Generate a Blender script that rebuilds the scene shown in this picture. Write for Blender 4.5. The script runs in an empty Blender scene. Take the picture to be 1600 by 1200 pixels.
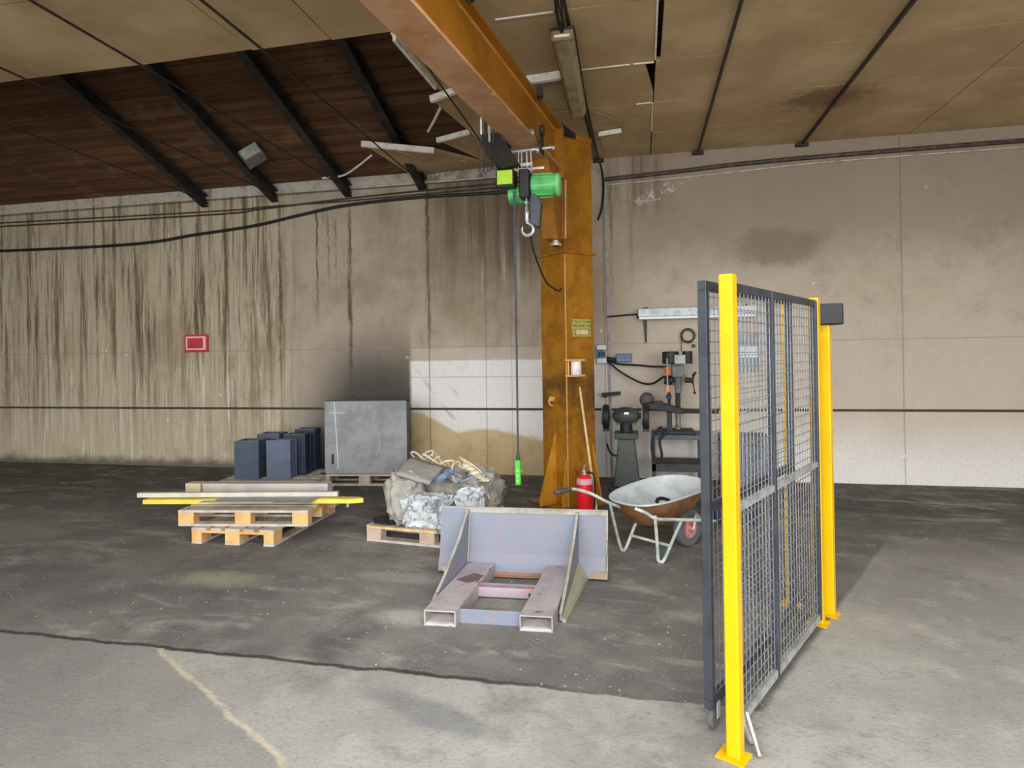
import bpy, bmesh, math, random
from mathutils import Vector, Matrix, noise
random.seed(7)
C = bpy.context.scene
COL = C.collection
# ---------------------------------------------------------------- camera
cam_d = bpy.data.cameras.new('camera'); cam = bpy.data.objects.new('camera', cam_d); COL.objects.link(cam)
cam_d.sensor_width = 36; cam_d.lens = 970 * 36 / 1600
cam_d.shift_x = 4 / 1600; cam_d.shift_y = -51 / 1600
yaw, roll, pitch = math.radians(11.9), math.radians(.88), math.radians(.24)
Fw = Vector((-math.sin(yaw) * math.cos(pitch), math.cos(yaw) * math.cos(pitch), math.sin(pitch)))
R0 = Vector((math.cos(yaw), math.sin(yaw), 0)); U0 = R0.cross(Fw)
Rr = R0 * math.cos(roll) - U0 * math.sin(roll); Uu = U0 * math.cos(roll) + R0 * math.sin(roll)
cam.matrix_world = Matrix(((Rr.x, Uu.x, -Fw.x, 0), (Rr.y, Uu.y, -Fw.y, 0), (Rr.z, Uu.z, -Fw.z, 1.65), (0, 0, 0, 1)))
cam_d.clip_start = .05
C.camera = cam
# ---------------------------------------------------------------- world, daylight through the open gate behind the camera
w = bpy.data.worlds.new('world'); C.world = w; w.use_nodes = True
w.node_tree.nodes['Background'].inputs[0].default_value = (.85, .93, 1, 1)
w.node_tree.nodes['Background'].inputs[1].default_value = .9
def area(name, loc, rot, sx, sy, power, col):
    l = bpy.data.lights.new(name, 'AREA'); l.shape = 'RECTANGLE'; l.size = sx; l.size_y = sy; l.energy = power; l.color = col
    o = bpy.data.objects.new(name, l); o.location = loc; o.rotation_euler = rot; COL.objects.link(o); return o
area('gate_daylight', (1.5, -7.5, 4.2), (math.radians(90), 0, 0), 16, 8, 2900, (.97, .98, 1))
area('added_overhead_light', (.4, 1.6, 4.4), (0, 0, 0), 5.2, 1.9, 230, (.96, .98, 1))  # added overhead lamp under a closed roof, brightens floor and top faces
C.view_settings.view_transform = 'Standard'; C.view_settings.look = 'None'; C.view_settings.exposure = 0; C.view_settings.gamma = 1
C.view_settings.use_curve_mapping = False

# ---------------------------------------------------------------- helpers
def lin(h):
    h = h.lstrip('#'); v = [int(h[i:i + 2], 16) / 255 for i in (0, 2, 4)]
    return [x / 12.92 if x <= .04045 else ((x + .055) / 1.055) ** 2.4 for x in v] + [1]
class S:
    """a shader socket with arithmetic"""
    def __init__(s, nt, sk): s.nt, s.s = nt, sk
    def _m(s, op, *a, clamp=False):
        n = s.nt.nodes.new('ShaderNodeMath'); n.operation = op; n.use_clamp = clamp
        for i, x in enumerate((s,) + a):
            if isinstance(x, S): s.nt.links.new(x.s, n.inputs[i])
            else: n.inputs[i].default_value = x
        return S(s.nt, n.outputs[0])
    def __add__(s, o): return s._m('ADD', o)
    def __sub__(s, o): return s._m('SUBTRACT', o)
    def __mul__(s, o): return s._m('MULTIPLY', o)
    def __truediv__(s, o): return s._m('DIVIDE', o)
    __radd__ = __add__; __rmul__ = __mul__
    def inv(s): return (s * -1) + 1
    def abs(s): return s._m('ABSOLUTE')
    def mx(s, o): return s._m('MAXIMUM', o)
    def mn(s, o): return s._m('MINIMUM', o)
    def ss(s, a, b):            # smooth 0..1 between a and b (a may exceed b)
        n = s.nt.nodes.new('ShaderNodeMapRange'); n.interpolation_type = 'SMOOTHSTEP'
        s.nt.links.new(s.s, n.inputs[0]); flip = a > b
        n.inputs[1].default_value = min(a, b); n.inputs[2].default_value = max(a, b)
        if flip: n.inputs[3].default_value = 1; n.inputs[4].default_value = 0
        return S(s.nt, n.outputs[0])
class M:
    def __init__(s, name, rough=.7, metal=0, spec=.4):
        s.m = bpy.data.materials.new(name); s.m.use_nodes = True; s.nt = s.m.node_tree
        s.b = s.nt.nodes['Principled BSDF']; s.b.inputs['Roughness'].default_value = rough
        s.b.inputs['Metallic'].default_value = metal; s.b.inputs['Specular IOR Level'].default_value = spec
        tc = s.nt.nodes.new('ShaderNodeTexCoord'); s.co = tc.outputs['Object']
        sp = s.nt.nodes.new('ShaderNodeSeparateXYZ'); s.nt.links.new(s.co, sp.inputs[0])
        s.x, s.y, s.z = (S(s.nt, o) for o in sp.outputs)
    def vec(s, x, y, z):
        n = s.nt.nodes.new('ShaderNodeCombineXYZ')
        for i, v in enumerate((x, y, z)):
            if isinstance(v, S): s.nt.links.new(v.s, n.inputs[i])
            else: n.inputs[i].default_value = v
        return n.outputs[0]
    def noise(s, scale, detail=4, rough=.6, v=None, dist=0):
        n = s.nt.nodes.new('ShaderNodeTexNoise'); n.inputs['Scale'].default_value = scale
        n.inputs['Detail'].default_value = detail; n.inputs['Roughness'].default_value = rough; n.inputs['Distortion'].default_value = dist
        s.nt.links.new(v or s.co, n.inputs['Vector']); return S(s.nt, n.outputs[0])
    def voro(s, scale, v=None):
        n = s.nt.nodes.new('ShaderNodeTexVoronoi'); n.inputs['Scale'].default_value = scale
        s.nt.links.new(v or s.co, n.inputs['Vector']); return S(s.nt, n.outputs['Distance'])
    def col(s, h):
        n = s.nt.nodes.new('ShaderNodeRGB'); n.outputs[0].default_value = lin(h); return n.outputs[0]
    def mix(s, a, b, f):
        n = s.nt.nodes.new('ShaderNodeMix'); n.data_type = 'RGBA'
        a = s.col(a) if isinstance(a, str) else a; b = s.col(b) if isinstance(b, str) else b
        s.nt.links.new(a, n.inputs[6]); s.nt.links.new(b, n.inputs[7])
        if isinstance(f, S): s.nt.links.new(f.s, n.inputs[0])
        else: n.inputs[0].default_value = f
        return n.outputs[2]
    def curve(s, x, pts):       # 1-D function from a ramp, x in 0..1
        n = s.nt.nodes.new('ShaderNodeValToRGB'); e = n.color_ramp.elements
        n.color_ramp.interpolation = 'B_SPLINE'
        while len(e) < len(pts): e.new(.5)
        for i, (p, v) in enumerate(pts): e[i].position = p; e[i].color = (v, v, v, 1)
        s.nt.links.new(x.s, n.inputs[0]); return S(s.nt, n.outputs[0])
    def set(s, c, bump=None, strength=.3, dist=.01):
        s.nt.links.new(s.col(c) if isinstance(c, str) else c, s.b.inputs['Base Color'])
        if bump is not None:
            n = s.nt.nodes.new('ShaderNodeBump'); n.inputs['Strength'].default_value = strength; n.inputs['Distance'].default_value = dist
            s.nt.links.new(bump.s, n.inputs['Height']); s.nt.links.new(n.outputs[0], s.b.inputs['Normal'])
        return s.m
def worn(name, c1, c2, c3=None, sc=4, rough=.6, metal=0, lo=.45, hi=.6, lo3=.62, hi3=.7, bump=.15, spec=.4):
    m = M(name, rough, metal, spec); n = m.noise(sc, 6, .65)
    c = m.mix(c1, c2, n.ss(lo, hi))
    if c3: c = m.mix(c, c3, m.noise(sc * 2.3 + 1.7, 5, .7).ss(lo3, hi3))
    return m.set(c, n, bump)

class MB:
    def __init__(s): s.bm = bmesh.new()
    def poly(s, vs, faces):
        v = [s.bm.verts.new(p) for p in vs]
        for f in faces:
            try: s.bm.faces.new([v[i] for i in f])
            except ValueError: pass
        return s
    def box(s, a, b, M4=None):          # min corner, max corner, optional matrix
        (x0, y0, z0), (x1, y1, z1) = a, b
        vs = [Vector(p) for p in ((x0, y0, z0), (x1, y0, z0), (x1, y1, z0), (x0, y1, z0), (x0, y0, z1), (x1, y0, z1), (x1, y1, z1), (x0, y1, z1))]
        if M4: vs = [M4 @ v for v in vs]
        return s.poly(vs, ((0, 3, 2, 1), (4, 5, 6, 7), (0, 1, 5, 4), (1, 2, 6, 5), (2, 3, 7, 6), (3, 0, 4, 7)))
    def bar(s, p, q, wd, ht, up=(0, 0, 1)):   # rectangular bar from p to q
        p, q = Vector(p), Vector(q); d = (q - p); L = d.length; d.normalize()
        up = Vector(up); x = d.cross(up)
        if x.length < 1e-4: x = d.cross(Vector((0, 1, 0)))
        x.normalize(); y = x.cross(d).normalized()
        m = Matrix(((x.x, d.x, y.x, p.x), (x.y, d.y, y.y, p.y), (x.z, d.z, y.z, p.z), (0, 0, 0, 1)))
        return s.box((-wd / 2, 0, -ht / 2), (wd / 2, L, ht / 2), m)
    def tube(s, pts, r, n=8, cap=True, closed=False):
        pts = [Vector(p) for p in pts]; rs = r if isinstance(r, (list, tuple)) else [r] * len(pts)
        rings = []; ref = None; N = len(pts)
        for i, p in enumerate(pts):
            if closed: t = pts[(i + 1) % N] - pts[i - 1]
            else: t = pts[min(i + 1, N - 1)] - pts[max(i - 1, 0)]
            t.normalize()
            if ref is None:
                ref = t.orthogonal().normalized()
            x = ref - t * ref.dot(t)
            if x.length < 1e-5: x = t.orthogonal()
            x.normalize(); ref = x; y = t.cross(x)
            rings.append([s.bm.verts.new(p + (x * math.cos(2 * math.pi * k / n) + y * math.sin(2 * math.pi * k / n)) * rs[i]) for k in range(n)])
        for i in range(N if closed else N - 1):
            a, b = rings[i], rings[(i + 1) % N]
            for k in range(n): s.bm.faces.new((a[k], a[(k + 1) % n], b[(k + 1) % n], b[k]))
        if cap and not closed: s.bm.faces.new(rings[0][::-1]); s.bm.faces.new(rings[-1])
        return s
    def cyl(s, p, q, r, n=16, r2=None): return s.tube([p, q], [r, r if r2 is None else r2], n)
    def lathe(s, prof, o=(0, 0, 0), axis=(0, 0, 1), n=20):    # prof: (radius, along)
        o, ax = Vector(o), Vector(axis).normalized(); x = ax.orthogonal().normalized(); y = ax.cross(x); rings = []
        for r, h in prof:
            rings.append([s.bm.verts.new(o + ax * h + (x * math.cos(2 * math.pi * k / n) + y * math.sin(2 * math.pi * k / n)) * max(r, 1e-4)) for k in range(n)])
        for a, b in zip(rings, rings[1:]):
            for k in range(n): s.bm.faces.new((a[k], a[(k + 1) % n], b[(k + 1) % n], b[k]))
        s.bm.faces.new(rings[0][::-1]); s.bm.faces.new(rings[-1]); return s
    def prism(s, pts, d):               # polygon extruded by vector d
        d = Vector(d); n = len(pts); vs = [Vector(p) for p in pts] + [Vector(p) + d for p in pts]
        return s.poly(vs, [tuple(range(n))[::-1], tuple(range(n, 2 * n))] + [(i, (i + 1) % n, n + (i + 1) % n, n + i) for i in range(n)])
    def blob(s, c, r, amp=.15, f=2.5, sub=3, seed=0, rot=0, sq=1):
        bm = bmesh.new(); bmesh.ops.create_icosphere(bm, subdivisions=sub, radius=1)
        vm = {}; Rm = Matrix.Rotation(rot, 3, 'Z')
        for v in bm.verts:
            p = v.co.normalized()
            if sq != 1: p = Vector([math.copysign(abs(t) ** sq, t) for t in p])
            k = 1 + amp * noise.noise(v.co * f + Vector((seed, seed * 2.3, 1))) + amp * .5 * noise.noise(v.co * f * 3 + Vector((seed, 5, 1)))
            q = Rm @ Vector((p.x * r[0] * k, p.y * r[1] * k, p.z * r[2] * k)); vm[v.index] = s.bm.verts.new(q + Vector(c))
        for f_ in bm.faces: s.bm.faces.new([vm[v.index] for v in f_.verts])
        bm.free(); return s
    def build(s, name, mat, parent=None, world=True, bevel=0, smooth=False, label=None):
        bmesh.ops.recalc_face_normals(s.bm, faces=s.bm.faces)
        if parent is not None and world:
            inv = wm(parent).inverted(); bmesh.ops.transform(s.bm, matrix=inv, verts=s.bm.verts)
        elif parent is None and world is True:
            pass
        me = bpy.data.meshes.new(name); s.bm.to_mesh(me); s.bm.free(); me.materials.append(mat)
        if smooth:
            for p in me.polygons: p.use_smooth = True
            try: me.set_sharp_from_angle(angle=math.radians(40))
            except Exception: pass
        o = bpy.data.objects.new(name, me); COL.objects.link(o)
        if parent is not None: o.parent = parent
        if bevel:
            b = o.modifiers.new('bevel', 'BEVEL'); b.width = bevel; b.segments = 2; b.limit_method = 'ANGLE'
        if label: o['label'] = label
        return o
def wm(o):
    m = o.matrix_basis.copy()
    return wm(o.parent) @ m if o.parent else m
def thing(name, label, cat, loc=(0, 0, 0), rz=0, group=None):
    o = bpy.data.objects.new(name, None); COL.objects.link(o); o.location = loc; o.rotation_euler = (0, 0, rz)
    o.empty_display_size = .1
    o['label'] = label; o['category'] = cat
    if group: o['group'] = group
    return o
def tag(o, label, cat, group=None):
    o['label'] = label; o['category'] = cat
    if group: o['group'] = group
    return o
def struct(o): o['kind'] = 'structure'; return o
def recenter(o, loc):
    """move the origin of a one-mesh thing to loc without moving its shape"""
    loc = Vector(loc); o.data.transform(Matrix.Translation(-loc)); o.location = loc; return o
def curve_pts(ctrl, n=8):
    """Catmull-Rom through control points"""
    P = [Vector(p) for p in ctrl]; P = [P[0] * 2 - P[1]] + P + [P[-1] * 2 - P[-2]]; out = []
    for i in range(1, len(P) - 2):
        a, b, c, d = P[i - 1:i + 3]
        for k in range(n):
            t = k / n
            out.append(.5 * ((2 * b) + (c - a) * t + (2 * a - 5 * b + 4 * c - d) * t * t + (3 * b - a - 3 * c + d) * t ** 3))
    out.append(P[-2]); return out
def copy_tree(o, parent=None):
    c = o.copy(); COL.objects.link(c); c.parent = parent
    for ch in [x for x in COL.objects if x.parent == o]: copy_tree(ch, c)
    return c

# ---------------------------------------------------------------- materials of the setting
def wall_material():
    m = M('concrete_wall', .9, 0, .2); x, z = m.x, m.z
    big = m.noise(.9, 5, .6); fine = m.noise(22, 5, .7); mid = m.noise(5, 5, .65)
    c = m.mix('#bdae9a', '#a8967f', big.ss(.38, .62)); c = m.mix(c, '#d3c6b4', (z + mid * 1.2).ss(3.2, 1.6) * .55)  # paler towards the floor, the light on the lower wall put into the colour
    c = m.mix(c, '#7d6a56', m.noise(1, 9, .78, m.vec(x * 3.2, 17, z * .7)).ss(.5, .7) * x.ss(-1.2, -1.6) * .45)
    c = m.mix(c, '#c6b9a8', (x + big * .4).ss(-.5, .3) * .6)
    # rain streaks, strongest at the far left
    sv = m.vec(x * 7, 0, z * .22); st = m.noise(1, 6, .62, sv); sv2 = m.vec(x * 17, 3, z * .35); st2 = m.noise(1, 5, .6, sv2)
    left = x.ss(-4.7, -5.5); lowfade = z.ss(-.2, .6)
    c = m.mix(c, '#d2c2a4', left * .8)
    dr = m.noise(1, 9, .78, m.vec(x * 6, 3, z * .3)); dr2 = m.noise(1, 8, .75, m.vec(x * 26, 11, z * .8))
    c = m.mix(c, '#5b4734', left * dr.ss(.47, .6) * (z + big).ss(.0, 3.0) * .9)
    c = m.mix(c, '#74624c', left * dr2.ss(.48, .66) * ((z + mid).ss(.0, 3.0) * .5 + .2))
    c = m.mix(c, '#ece4d3', left * m.noise(1, 8, .75, m.vec(x * 13, 8, z * .5)).ss(.52, .64) * (z.ss(3.6, 1) * .7 + .25))
    c = m.mix(c, '#8a7252', left * m.noise(1.3, 6, .7, m.vec(x, 9, z * .6)).ss(.52, .66) * .35)
    # single dark runs down the panel joints
    wob = m.noise(3, 5, .7, m.vec(0, 0, z * 1.2)) * .09 - .045 + (m.noise(9, 4, .7) - .5) * .05
    rb = m.noise(1, 8, .8, m.vec(x * 14, 5, z * 1.6)).ss(.40, .56)
    def run(x0, wd, ztop, zbot, k, hx='#4c3a2a'):
        nonlocal c
        d = ((x + wob) - x0).abs().ss(wd, wd * .25)
        c = m.mix(c, hx, d * z.ss(zbot, zbot + 1.1) * (z.ss(ztop + .1, ztop - .1)) * rb * k)
    run(-5.2, .05, 4.4, .9, .8); run(-4.09, .05, 4.2, .9, .85); run(-4.6, .028, 3.8, 1.9, .85); run(-4.42, .025, 3.8, 2.3, .7)
    run(-4.48, .05, 3.9, 3.0, .6); run(-2.9, .045, 4.0, 1.4, .8); run(-4.3, .02, 3.6, 2.4, .7); run(-3.3, .02, 3.8, 3.3, .6); run(-.35, .03, 4, 2, .5); run(-.1, .05, 3.6, 2.2, .35)
    # brown wash left of the column
    wash = x.ss(-2.95, -2.75) * x.ss(-1.1, -1.5) * (z + mid * 1.2).ss(2.6, 3.9)
    c = m.mix(c, '#6b5744', wash * (st.ss(.3, .62) * .6 + .25))
    c = m.mix(c, '#d8d2c8', x.ss(-2.35, -2.2) * x.ss(-1.3, -1.75) * m.noise(1, 5, .6, m.vec(x * 9, 21, z * .3)).ss(.52, .66) * z.ss(4, 2.6) * .7)
    # pale newly cast / painted panels near the floor
    edge = mid * .03
    pale = (x + edge).ss(-3.20, -3.17) * (z + edge).ss(1.60, 1.57) * x.ss(.0, -1.0)
    pale2 = x.ss(-3.22, -3.1) * x.ss(-.6, -1.2) * (z + edge).ss(1.78, 1.74)
    c = m.mix(c, '#cfc3b4', pale2 * .6)
    c = m.mix(c, '#f6f3ee', pale * .93)
    c = m.mix(c, '#8d7c6b', m.noise(2.2, 3, .5, m.vec(x * 2 + z * 1.6, 0, z)).ss(.6, .7) * pale * x.ss(-2.2, -2.7) * .45)
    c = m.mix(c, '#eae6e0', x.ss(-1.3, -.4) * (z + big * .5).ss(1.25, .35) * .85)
    # ochre stain with a wavy upper edge
    xx = (x + 3.3) / 2.3
    h = m.curve(xx, ((0, .86), (.12, .86), (.25, .68), (.36, .52), (.5, .66), (.66, .58), (.85, .48), (1, .42)))
    oc = (z - h + mid * .12 - .06).ss(.035, -.035) * x.ss(-3.2, -3.15) * x.ss(-.9, -1.2)
    c = m.mix(c, '#d2b887', oc * .92); c = m.mix(c, '#b89a66', oc * mid.ss(.45, .7) * .5)
    # soot above the standing sheet, cut off at the pale panel
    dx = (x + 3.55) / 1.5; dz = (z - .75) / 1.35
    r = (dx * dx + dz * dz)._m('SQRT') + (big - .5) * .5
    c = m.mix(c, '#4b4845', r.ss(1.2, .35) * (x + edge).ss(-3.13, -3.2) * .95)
    # dark foot of the wall
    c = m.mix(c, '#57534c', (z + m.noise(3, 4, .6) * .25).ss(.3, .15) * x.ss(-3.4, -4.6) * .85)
    # blotches on the right
    dx = (x - 1.7) / .6; dz = (z - 2.95) / .28; r = (dx * dx + dz * dz)._m('SQRT') + (mid - .5) * 1.6
    c = m.mix(c, '#6e5c4b', r.ss(1.1, .5) * .55)
    c = m.mix(c, '#80705f', x.ss(-.6, .2) * (z + mid * .6).ss(2.6, 3.6) * .6)
    c = m.mix(c, '#5f4f3e', x.ss(-.6, -.2) * x.ss(.55, .1) * (z + mid * .5).ss(3.5, 4) * st.ss(.4, .6) * .7)
    # efflorescence
    dx = (x - .25) / .42; dz = (z - x * .35 - 3.62) / .1; r = (dx * dx + dz * dz)._m('SQRT') + (mid - .5) * 1.5
    c = m.mix(c, '#ddd6cb', r.ss(1, .6) * m.noise(9, 4, .7, None, 1.5).ss(.5, .62) * .75)
    # joints
    j = (z - .895).abs().ss(.022, .010)
    c = m.mix(c, '#4a443e', j)
    c = m.mix(c, '#a29282', (z - 1.76).abs().ss(.012, .004) * .6)
    for jx, jk in ((-7.6, .4), (-6.4, .3), (-5.21, .5), (-4.08, .4), (-2.9, .7), (-2.08, .45), (-1.72, .25), (-.46, .5), (3.1, .4)): c = m.mix(c, '#5b4d40', ((x + wob * .4) - jx).abs().ss(.010, .004) * jk)
    c = m.mix(c, '#b7aa9b', (z - 1.34).abs().ss(.01, .004) * pale * .6)
    # beam band at the head of the wall
    c = m.mix(c, '#cdc6bb', z.ss(4.07, 4.09) * mid.ss(.35, .55) * x.ss(-.6, -.9) * .8)
    c = m.mix(c, '#564a3d', (z - 4.06).abs().ss(.02, .008) * x.ss(-.5, -.9) * .8)
    # pale chips and scratches
    chips = m.voro(3.3, m.vec(x, 0, z * .8)).ss(.085, .05) * m.noise(1.9, 3, .6).ss(.56, .6) * m.noise(25, 3).ss(.4, .5)
    c = m.mix(c, '#efe9df', chips * .8)
    c = m.mix(c, '#85755f', m.noise(34, 3, .8).ss(.5, .75) * .28); c = m.mix(c, '#d9cfc0', m.noise(27, 3, .8, m.vec(x, 7, z)).ss(.56, .75) * .2)
    c = m.mix(c, '#7b6a57', m.noise(3.1, 8, .75).ss(.5, .72) * .3 * z.ss(.9, 2.4))
    return m.set(c, fine + mid * 2 - j * 4, .35, .01)
def floor_material():
    m = M('workshop_floor', .8, 0, .3); x, y = m.x, m.y
    big = m.noise(.7, 5, .6); mid = m.noise(3.5, 6, .65); fine = m.noise(45, 4, .7)
    edge = y + mid * .10 - .05 + x * .012
    fence_side = ((x - (y - 2.89) * .53) - .46 + mid * .04).ss(-.01, .03)
    conc = edge.ss(3.035, 3.015).mx(fence_side * y.ss(6.2, 5.2))
    a = m.mix('#6b6965', '#85827c', big.ss(.4, .66))
    a = m.mix(a, '#575553', m.noise(1.1, 4, .6, m.vec(x, y * .6, 4)).ss(.5, .68) * .8)
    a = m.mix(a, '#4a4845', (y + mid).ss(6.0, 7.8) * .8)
    a = m.mix(a, '#9a978f', mid.ss(.48, .7) * .45); a = m.mix(a, '#4f4d4b', m.noise(7, 7, .75).ss(.52, .7) * .45)
    a = m.mix(a, '#b0ada3', m.noise(1.6, 7, .7, m.vec(x * .8 + y * .5, y * 2.0, 1), .6).ss(.5, .74) * .75)
    dd = lambda cx, cy, rx, ry: ((((x - cx) / rx) * ((x - cx) / rx) + ((y - cy) / ry) * ((y - cy) / ry))._m('SQRT') + (mid - .5) * 1.4)
    a = m.mix(a, '#b9b79b', dd(-3.1, 4.1, .55, .22).ss(1, .2) * .55)
    a = m.mix(a, '#c0beb4', dd(-1.5, 3.7, .25, .16).ss(1.1, .3) * .65)
    a = m.mix(a, '#c9c7c0', dd(-1.75, 4.35, .5, .16).ss(1, .3) * .3)
    a = m.mix(a, '#ebe8e0', m.voro(14).ss(.13, .06) * m.noise(1.3, 3, .6).ss(.47, .56) * .9)
    a = m.mix(a, '#ded9cf', m.voro(37).ss(.16, .08) * m.noise(2.3, 3, .6).ss(.48, .6) * .8)
    k = m.mix('#a5a29a', '#918e87', big.ss(.4, .6)); k = m.mix(k, '#b2aea3', mid.ss(.5, .7) * .6)
    k = m.mix(k, '#7f7c77', m.noise(2.2, 6, .7, m.vec(x * .7 - y * .5, y + x * .4, 2)).ss(.55, .68) * .7)
    k = m.mix(k, '#85807a', (x + y * .9 + .02).ss(.75, .35) * 0)
    ln = ((y - 2.744) * .8535 + (x + 2.211) * .521 + (mid - .5) * .10)
    k = m.mix(k, '#c9bca0', (ln - .0).abs().ss(.022, .006) * x.ss(-.9, -1.3) * m.noise(6, 4).ss(.35, .5) * .7)
    dd2 = ((((x + .95) / .42) * ((x + .95) / .42) + ((y - 2.72 + (x + .95) * .35) / .12) * ((y - 2.72 + (x + .95) * .35) / .12))._m('SQRT') + (mid - .5) * 1.6)
    k = m.mix(k, '#6c6f73', dd2.ss(1.1, .4) * .55)
    k = m.mix(k, '#7a7674', ln.ss(0, -.03) * x.ss(-.9, -1.3) * .5)
    k = m.mix(k, '#f0eee8', m.voro(19).ss(.07, .04) * m.noise(2, 3, .6).ss(.55, .6) * .7)
    k = m.mix(k, '#716e6a', m.noise(11, 7, .8).ss(.52, .7) * .45)
    c = m.mix(a, k, conc)
    c = m.mix(c, '#2b2a2a', (edge - 3.04).abs().ss(.022, .006) * x.ss(.1, -1.0) * .8)
    c = m.mix(c, '#3d3b38', fine.ss(.5, .78) * .4); c = m.mix(c, '#c9c6bf', m.noise(60, 3, .8).ss(.58, .75) * .35)
    return m.set(c, fine * .6 + mid + conc * .8, .45, .012)
def ceiling_material():
    m = M('insulation_board', .85, 0, .2); n = m.noise(1.1, 5, .6)
    c = m.mix('#cbb28a', '#b39a72', n.ss(.35, .65)); c = m.mix(c, '#a88a69', m.noise(.6, 3).ss(.5, .65) * .5)
    dx = (m.x - 1.9) / .55; dy = (m.y - 6.9) / .4; r = (dx * dx + dy * dy)._m('SQRT') + (m.noise(6, 4) - .5) * 1.6
    c = m.mix(c, '#5a3d28', r.ss(1, .3) * .6)
    c = m.mix(c, '#dcc8a4', m.noise(14, 3, .6, m.vec(m.x * .2, m.y * 2, 0)).ss(.66, .74) * .3)
    return m.set(c, m.noise(8, 4), .1)
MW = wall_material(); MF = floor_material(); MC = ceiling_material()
def roofmat():
    m = M('roof_boards', .85, 0, .2); st = m.noise(1, 4, .6, m.vec(m.x * .5, m.y * 9, 0)); 
    c = m.mix('#5a3d2a', '#74543c', st.ss(.38, .66)); c = m.mix(c, '#8a7258', m.noise(1.6, 5, .7).ss(.52, .7) * .5)
    pl = m.nt.nodes.new('ShaderNodeMath'); pl.operation = 'FRACT'; m.nt.links.new((m.y * 5.5).s, pl.inputs[0]); f = S(m.nt, pl.outputs[0])
    c = m.mix(c, '#2c1d13', (f - .5).abs().ss(.44, .49) * .6); return m.set(c, f, .2)
MR = roofmat()
M_white_edge = worn('board_core', '#f3efe6', '#e2d8c8', sc=12, rough=.9)
M_steel_dark = worn('dark_steel', '#35322f', '#24211f', '#4b3a2c', sc=6, rough=.6)
M_plain = worn('plain_concrete', '#9c9183', '#877b6d', sc=1.5, rough=.9)

# ---------------------------------------------------------------- the setting
XL, XR, YB, YF = -12.5, 7.0, 8.3, -1.6
struct(MB().box((XL, -9, -.2), (XR, YB + .3, 0)).build('floor', MF))
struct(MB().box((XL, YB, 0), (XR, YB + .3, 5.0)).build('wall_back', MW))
struct(MB().box((XL - .2, YF, 0), (XL, YB, 5.6)).build('wall_left', M_plain))
struct(MB().box((XR, YF, 0), (XR + .2, YB, 5.6)).build('wall_right', M_plain))
struct(MB().box((XL, YF - .2, 3.55), (XR, YF, 6.2)).build('wall_front', M_plain))
# pitched roof above the false ceiling
def rz_(y): return 4.06 + .373 * (YB - y)
struct(MB().prism([(XL, YB + .3, rz_(YB) + .06), (XL, 3.2, rz_(3.2) + .17), (XL, 3.2, rz_(3.2) + .27), (XL, YB + .3, rz_(YB) + .16)], (XR - XL, 0, 0)).build('trim_1', MR))
struct(MB().box((XL, -1.8, 5.95), (XR, 3.3, 6.1)).build('trim_2', M_plain))
# false ceiling: boards in rows between the tie bars
ZC = 4.22
cb = MB()
rows = [-1.6, -.4, .6, 1.6, 2.6, 3.62, 4.63, 5.64, 6.56, 7.45, 8.3]
cols = [XL, -11.2, -10, -8.85, -7.65, -6.45, -5.27, -4.2, -3.13, -2.41, -1.87, -.55, .17, .76, 2.0, 3.2, 4.4, 5.6, XR]
for i in range(len(rows) - 1):
    for j in range(len(cols) - 1):
        y0, y1, x0, x1 = rows[i], rows[i + 1], cols[j], cols[j + 1]
        if y0 >= 4.6 and x1 <= -1.8: continue                      # the missing boards
        if (i, j) == (7, 11): continue
        if 2 <= i <= 3 and x0 > -2.5 and x1 < 3.3: continue         # boards left out below the added overhead lamp
        g = .006; gx0, gx1 = g, g
        if j == 12 and y1 < 5.7: gx0 = .045
        t = random.uniform(-.006, .006); u = random.uniform(-.006, .006)
        if x0 >= .1: t *= .3; u *= .3
        vs = [(x0 + gx0, y0 + g, ZC + t), (x1 - gx1, y0 + g, ZC - t), (x1 - gx1, y1 - g, ZC + u), (x0 + gx0, y1 - g, ZC - u)]
        cb.poly([Vector(v) for v in vs] + [Vector(v) + Vector((0, 0, .04)) for v in vs], ((0, 1, 2, 3), (7, 6, 5, 4), (0, 4, 5, 1), (1, 5, 6, 2), (2, 6, 7, 3), (3, 7, 4, 0)))
cb.prism([(-.544, 5.646, ZC), (.075, 5.646, ZC), (.165, 6.3, ZC), (.165, 6.554, ZC), (-.544, 6.554, ZC)], (0, 0, .04))
struct(cb.build('ceiling', MC))
# pale broken board edges
be = MB()
for a, b in (((-1.9, 4.64), (-1.88, 5.62)), ((-.02, 5.645), (.16, 5.65)), ((.0, 6.56), (.16, 6.56)), ((.165, 4.6), (.17, 5.6)), ((-.5, 5.64), (-.05, 5.645)), ((.165, 6.58), (.168, 7.4)), ((-1.05, 4.64), (-.6, 4.635))):
    be.bar((a[0], a[1], ZC - .002), (b[0], b[1], ZC - .002), .014, .012)
struct(be.build('trim_3', M_white_edge))
struct(MB().bar((-1.875, 4.64, ZC - .035), (-1.86, 5.62, ZC - .02), .03, .06).build('trim_4', M_white_edge))
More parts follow.
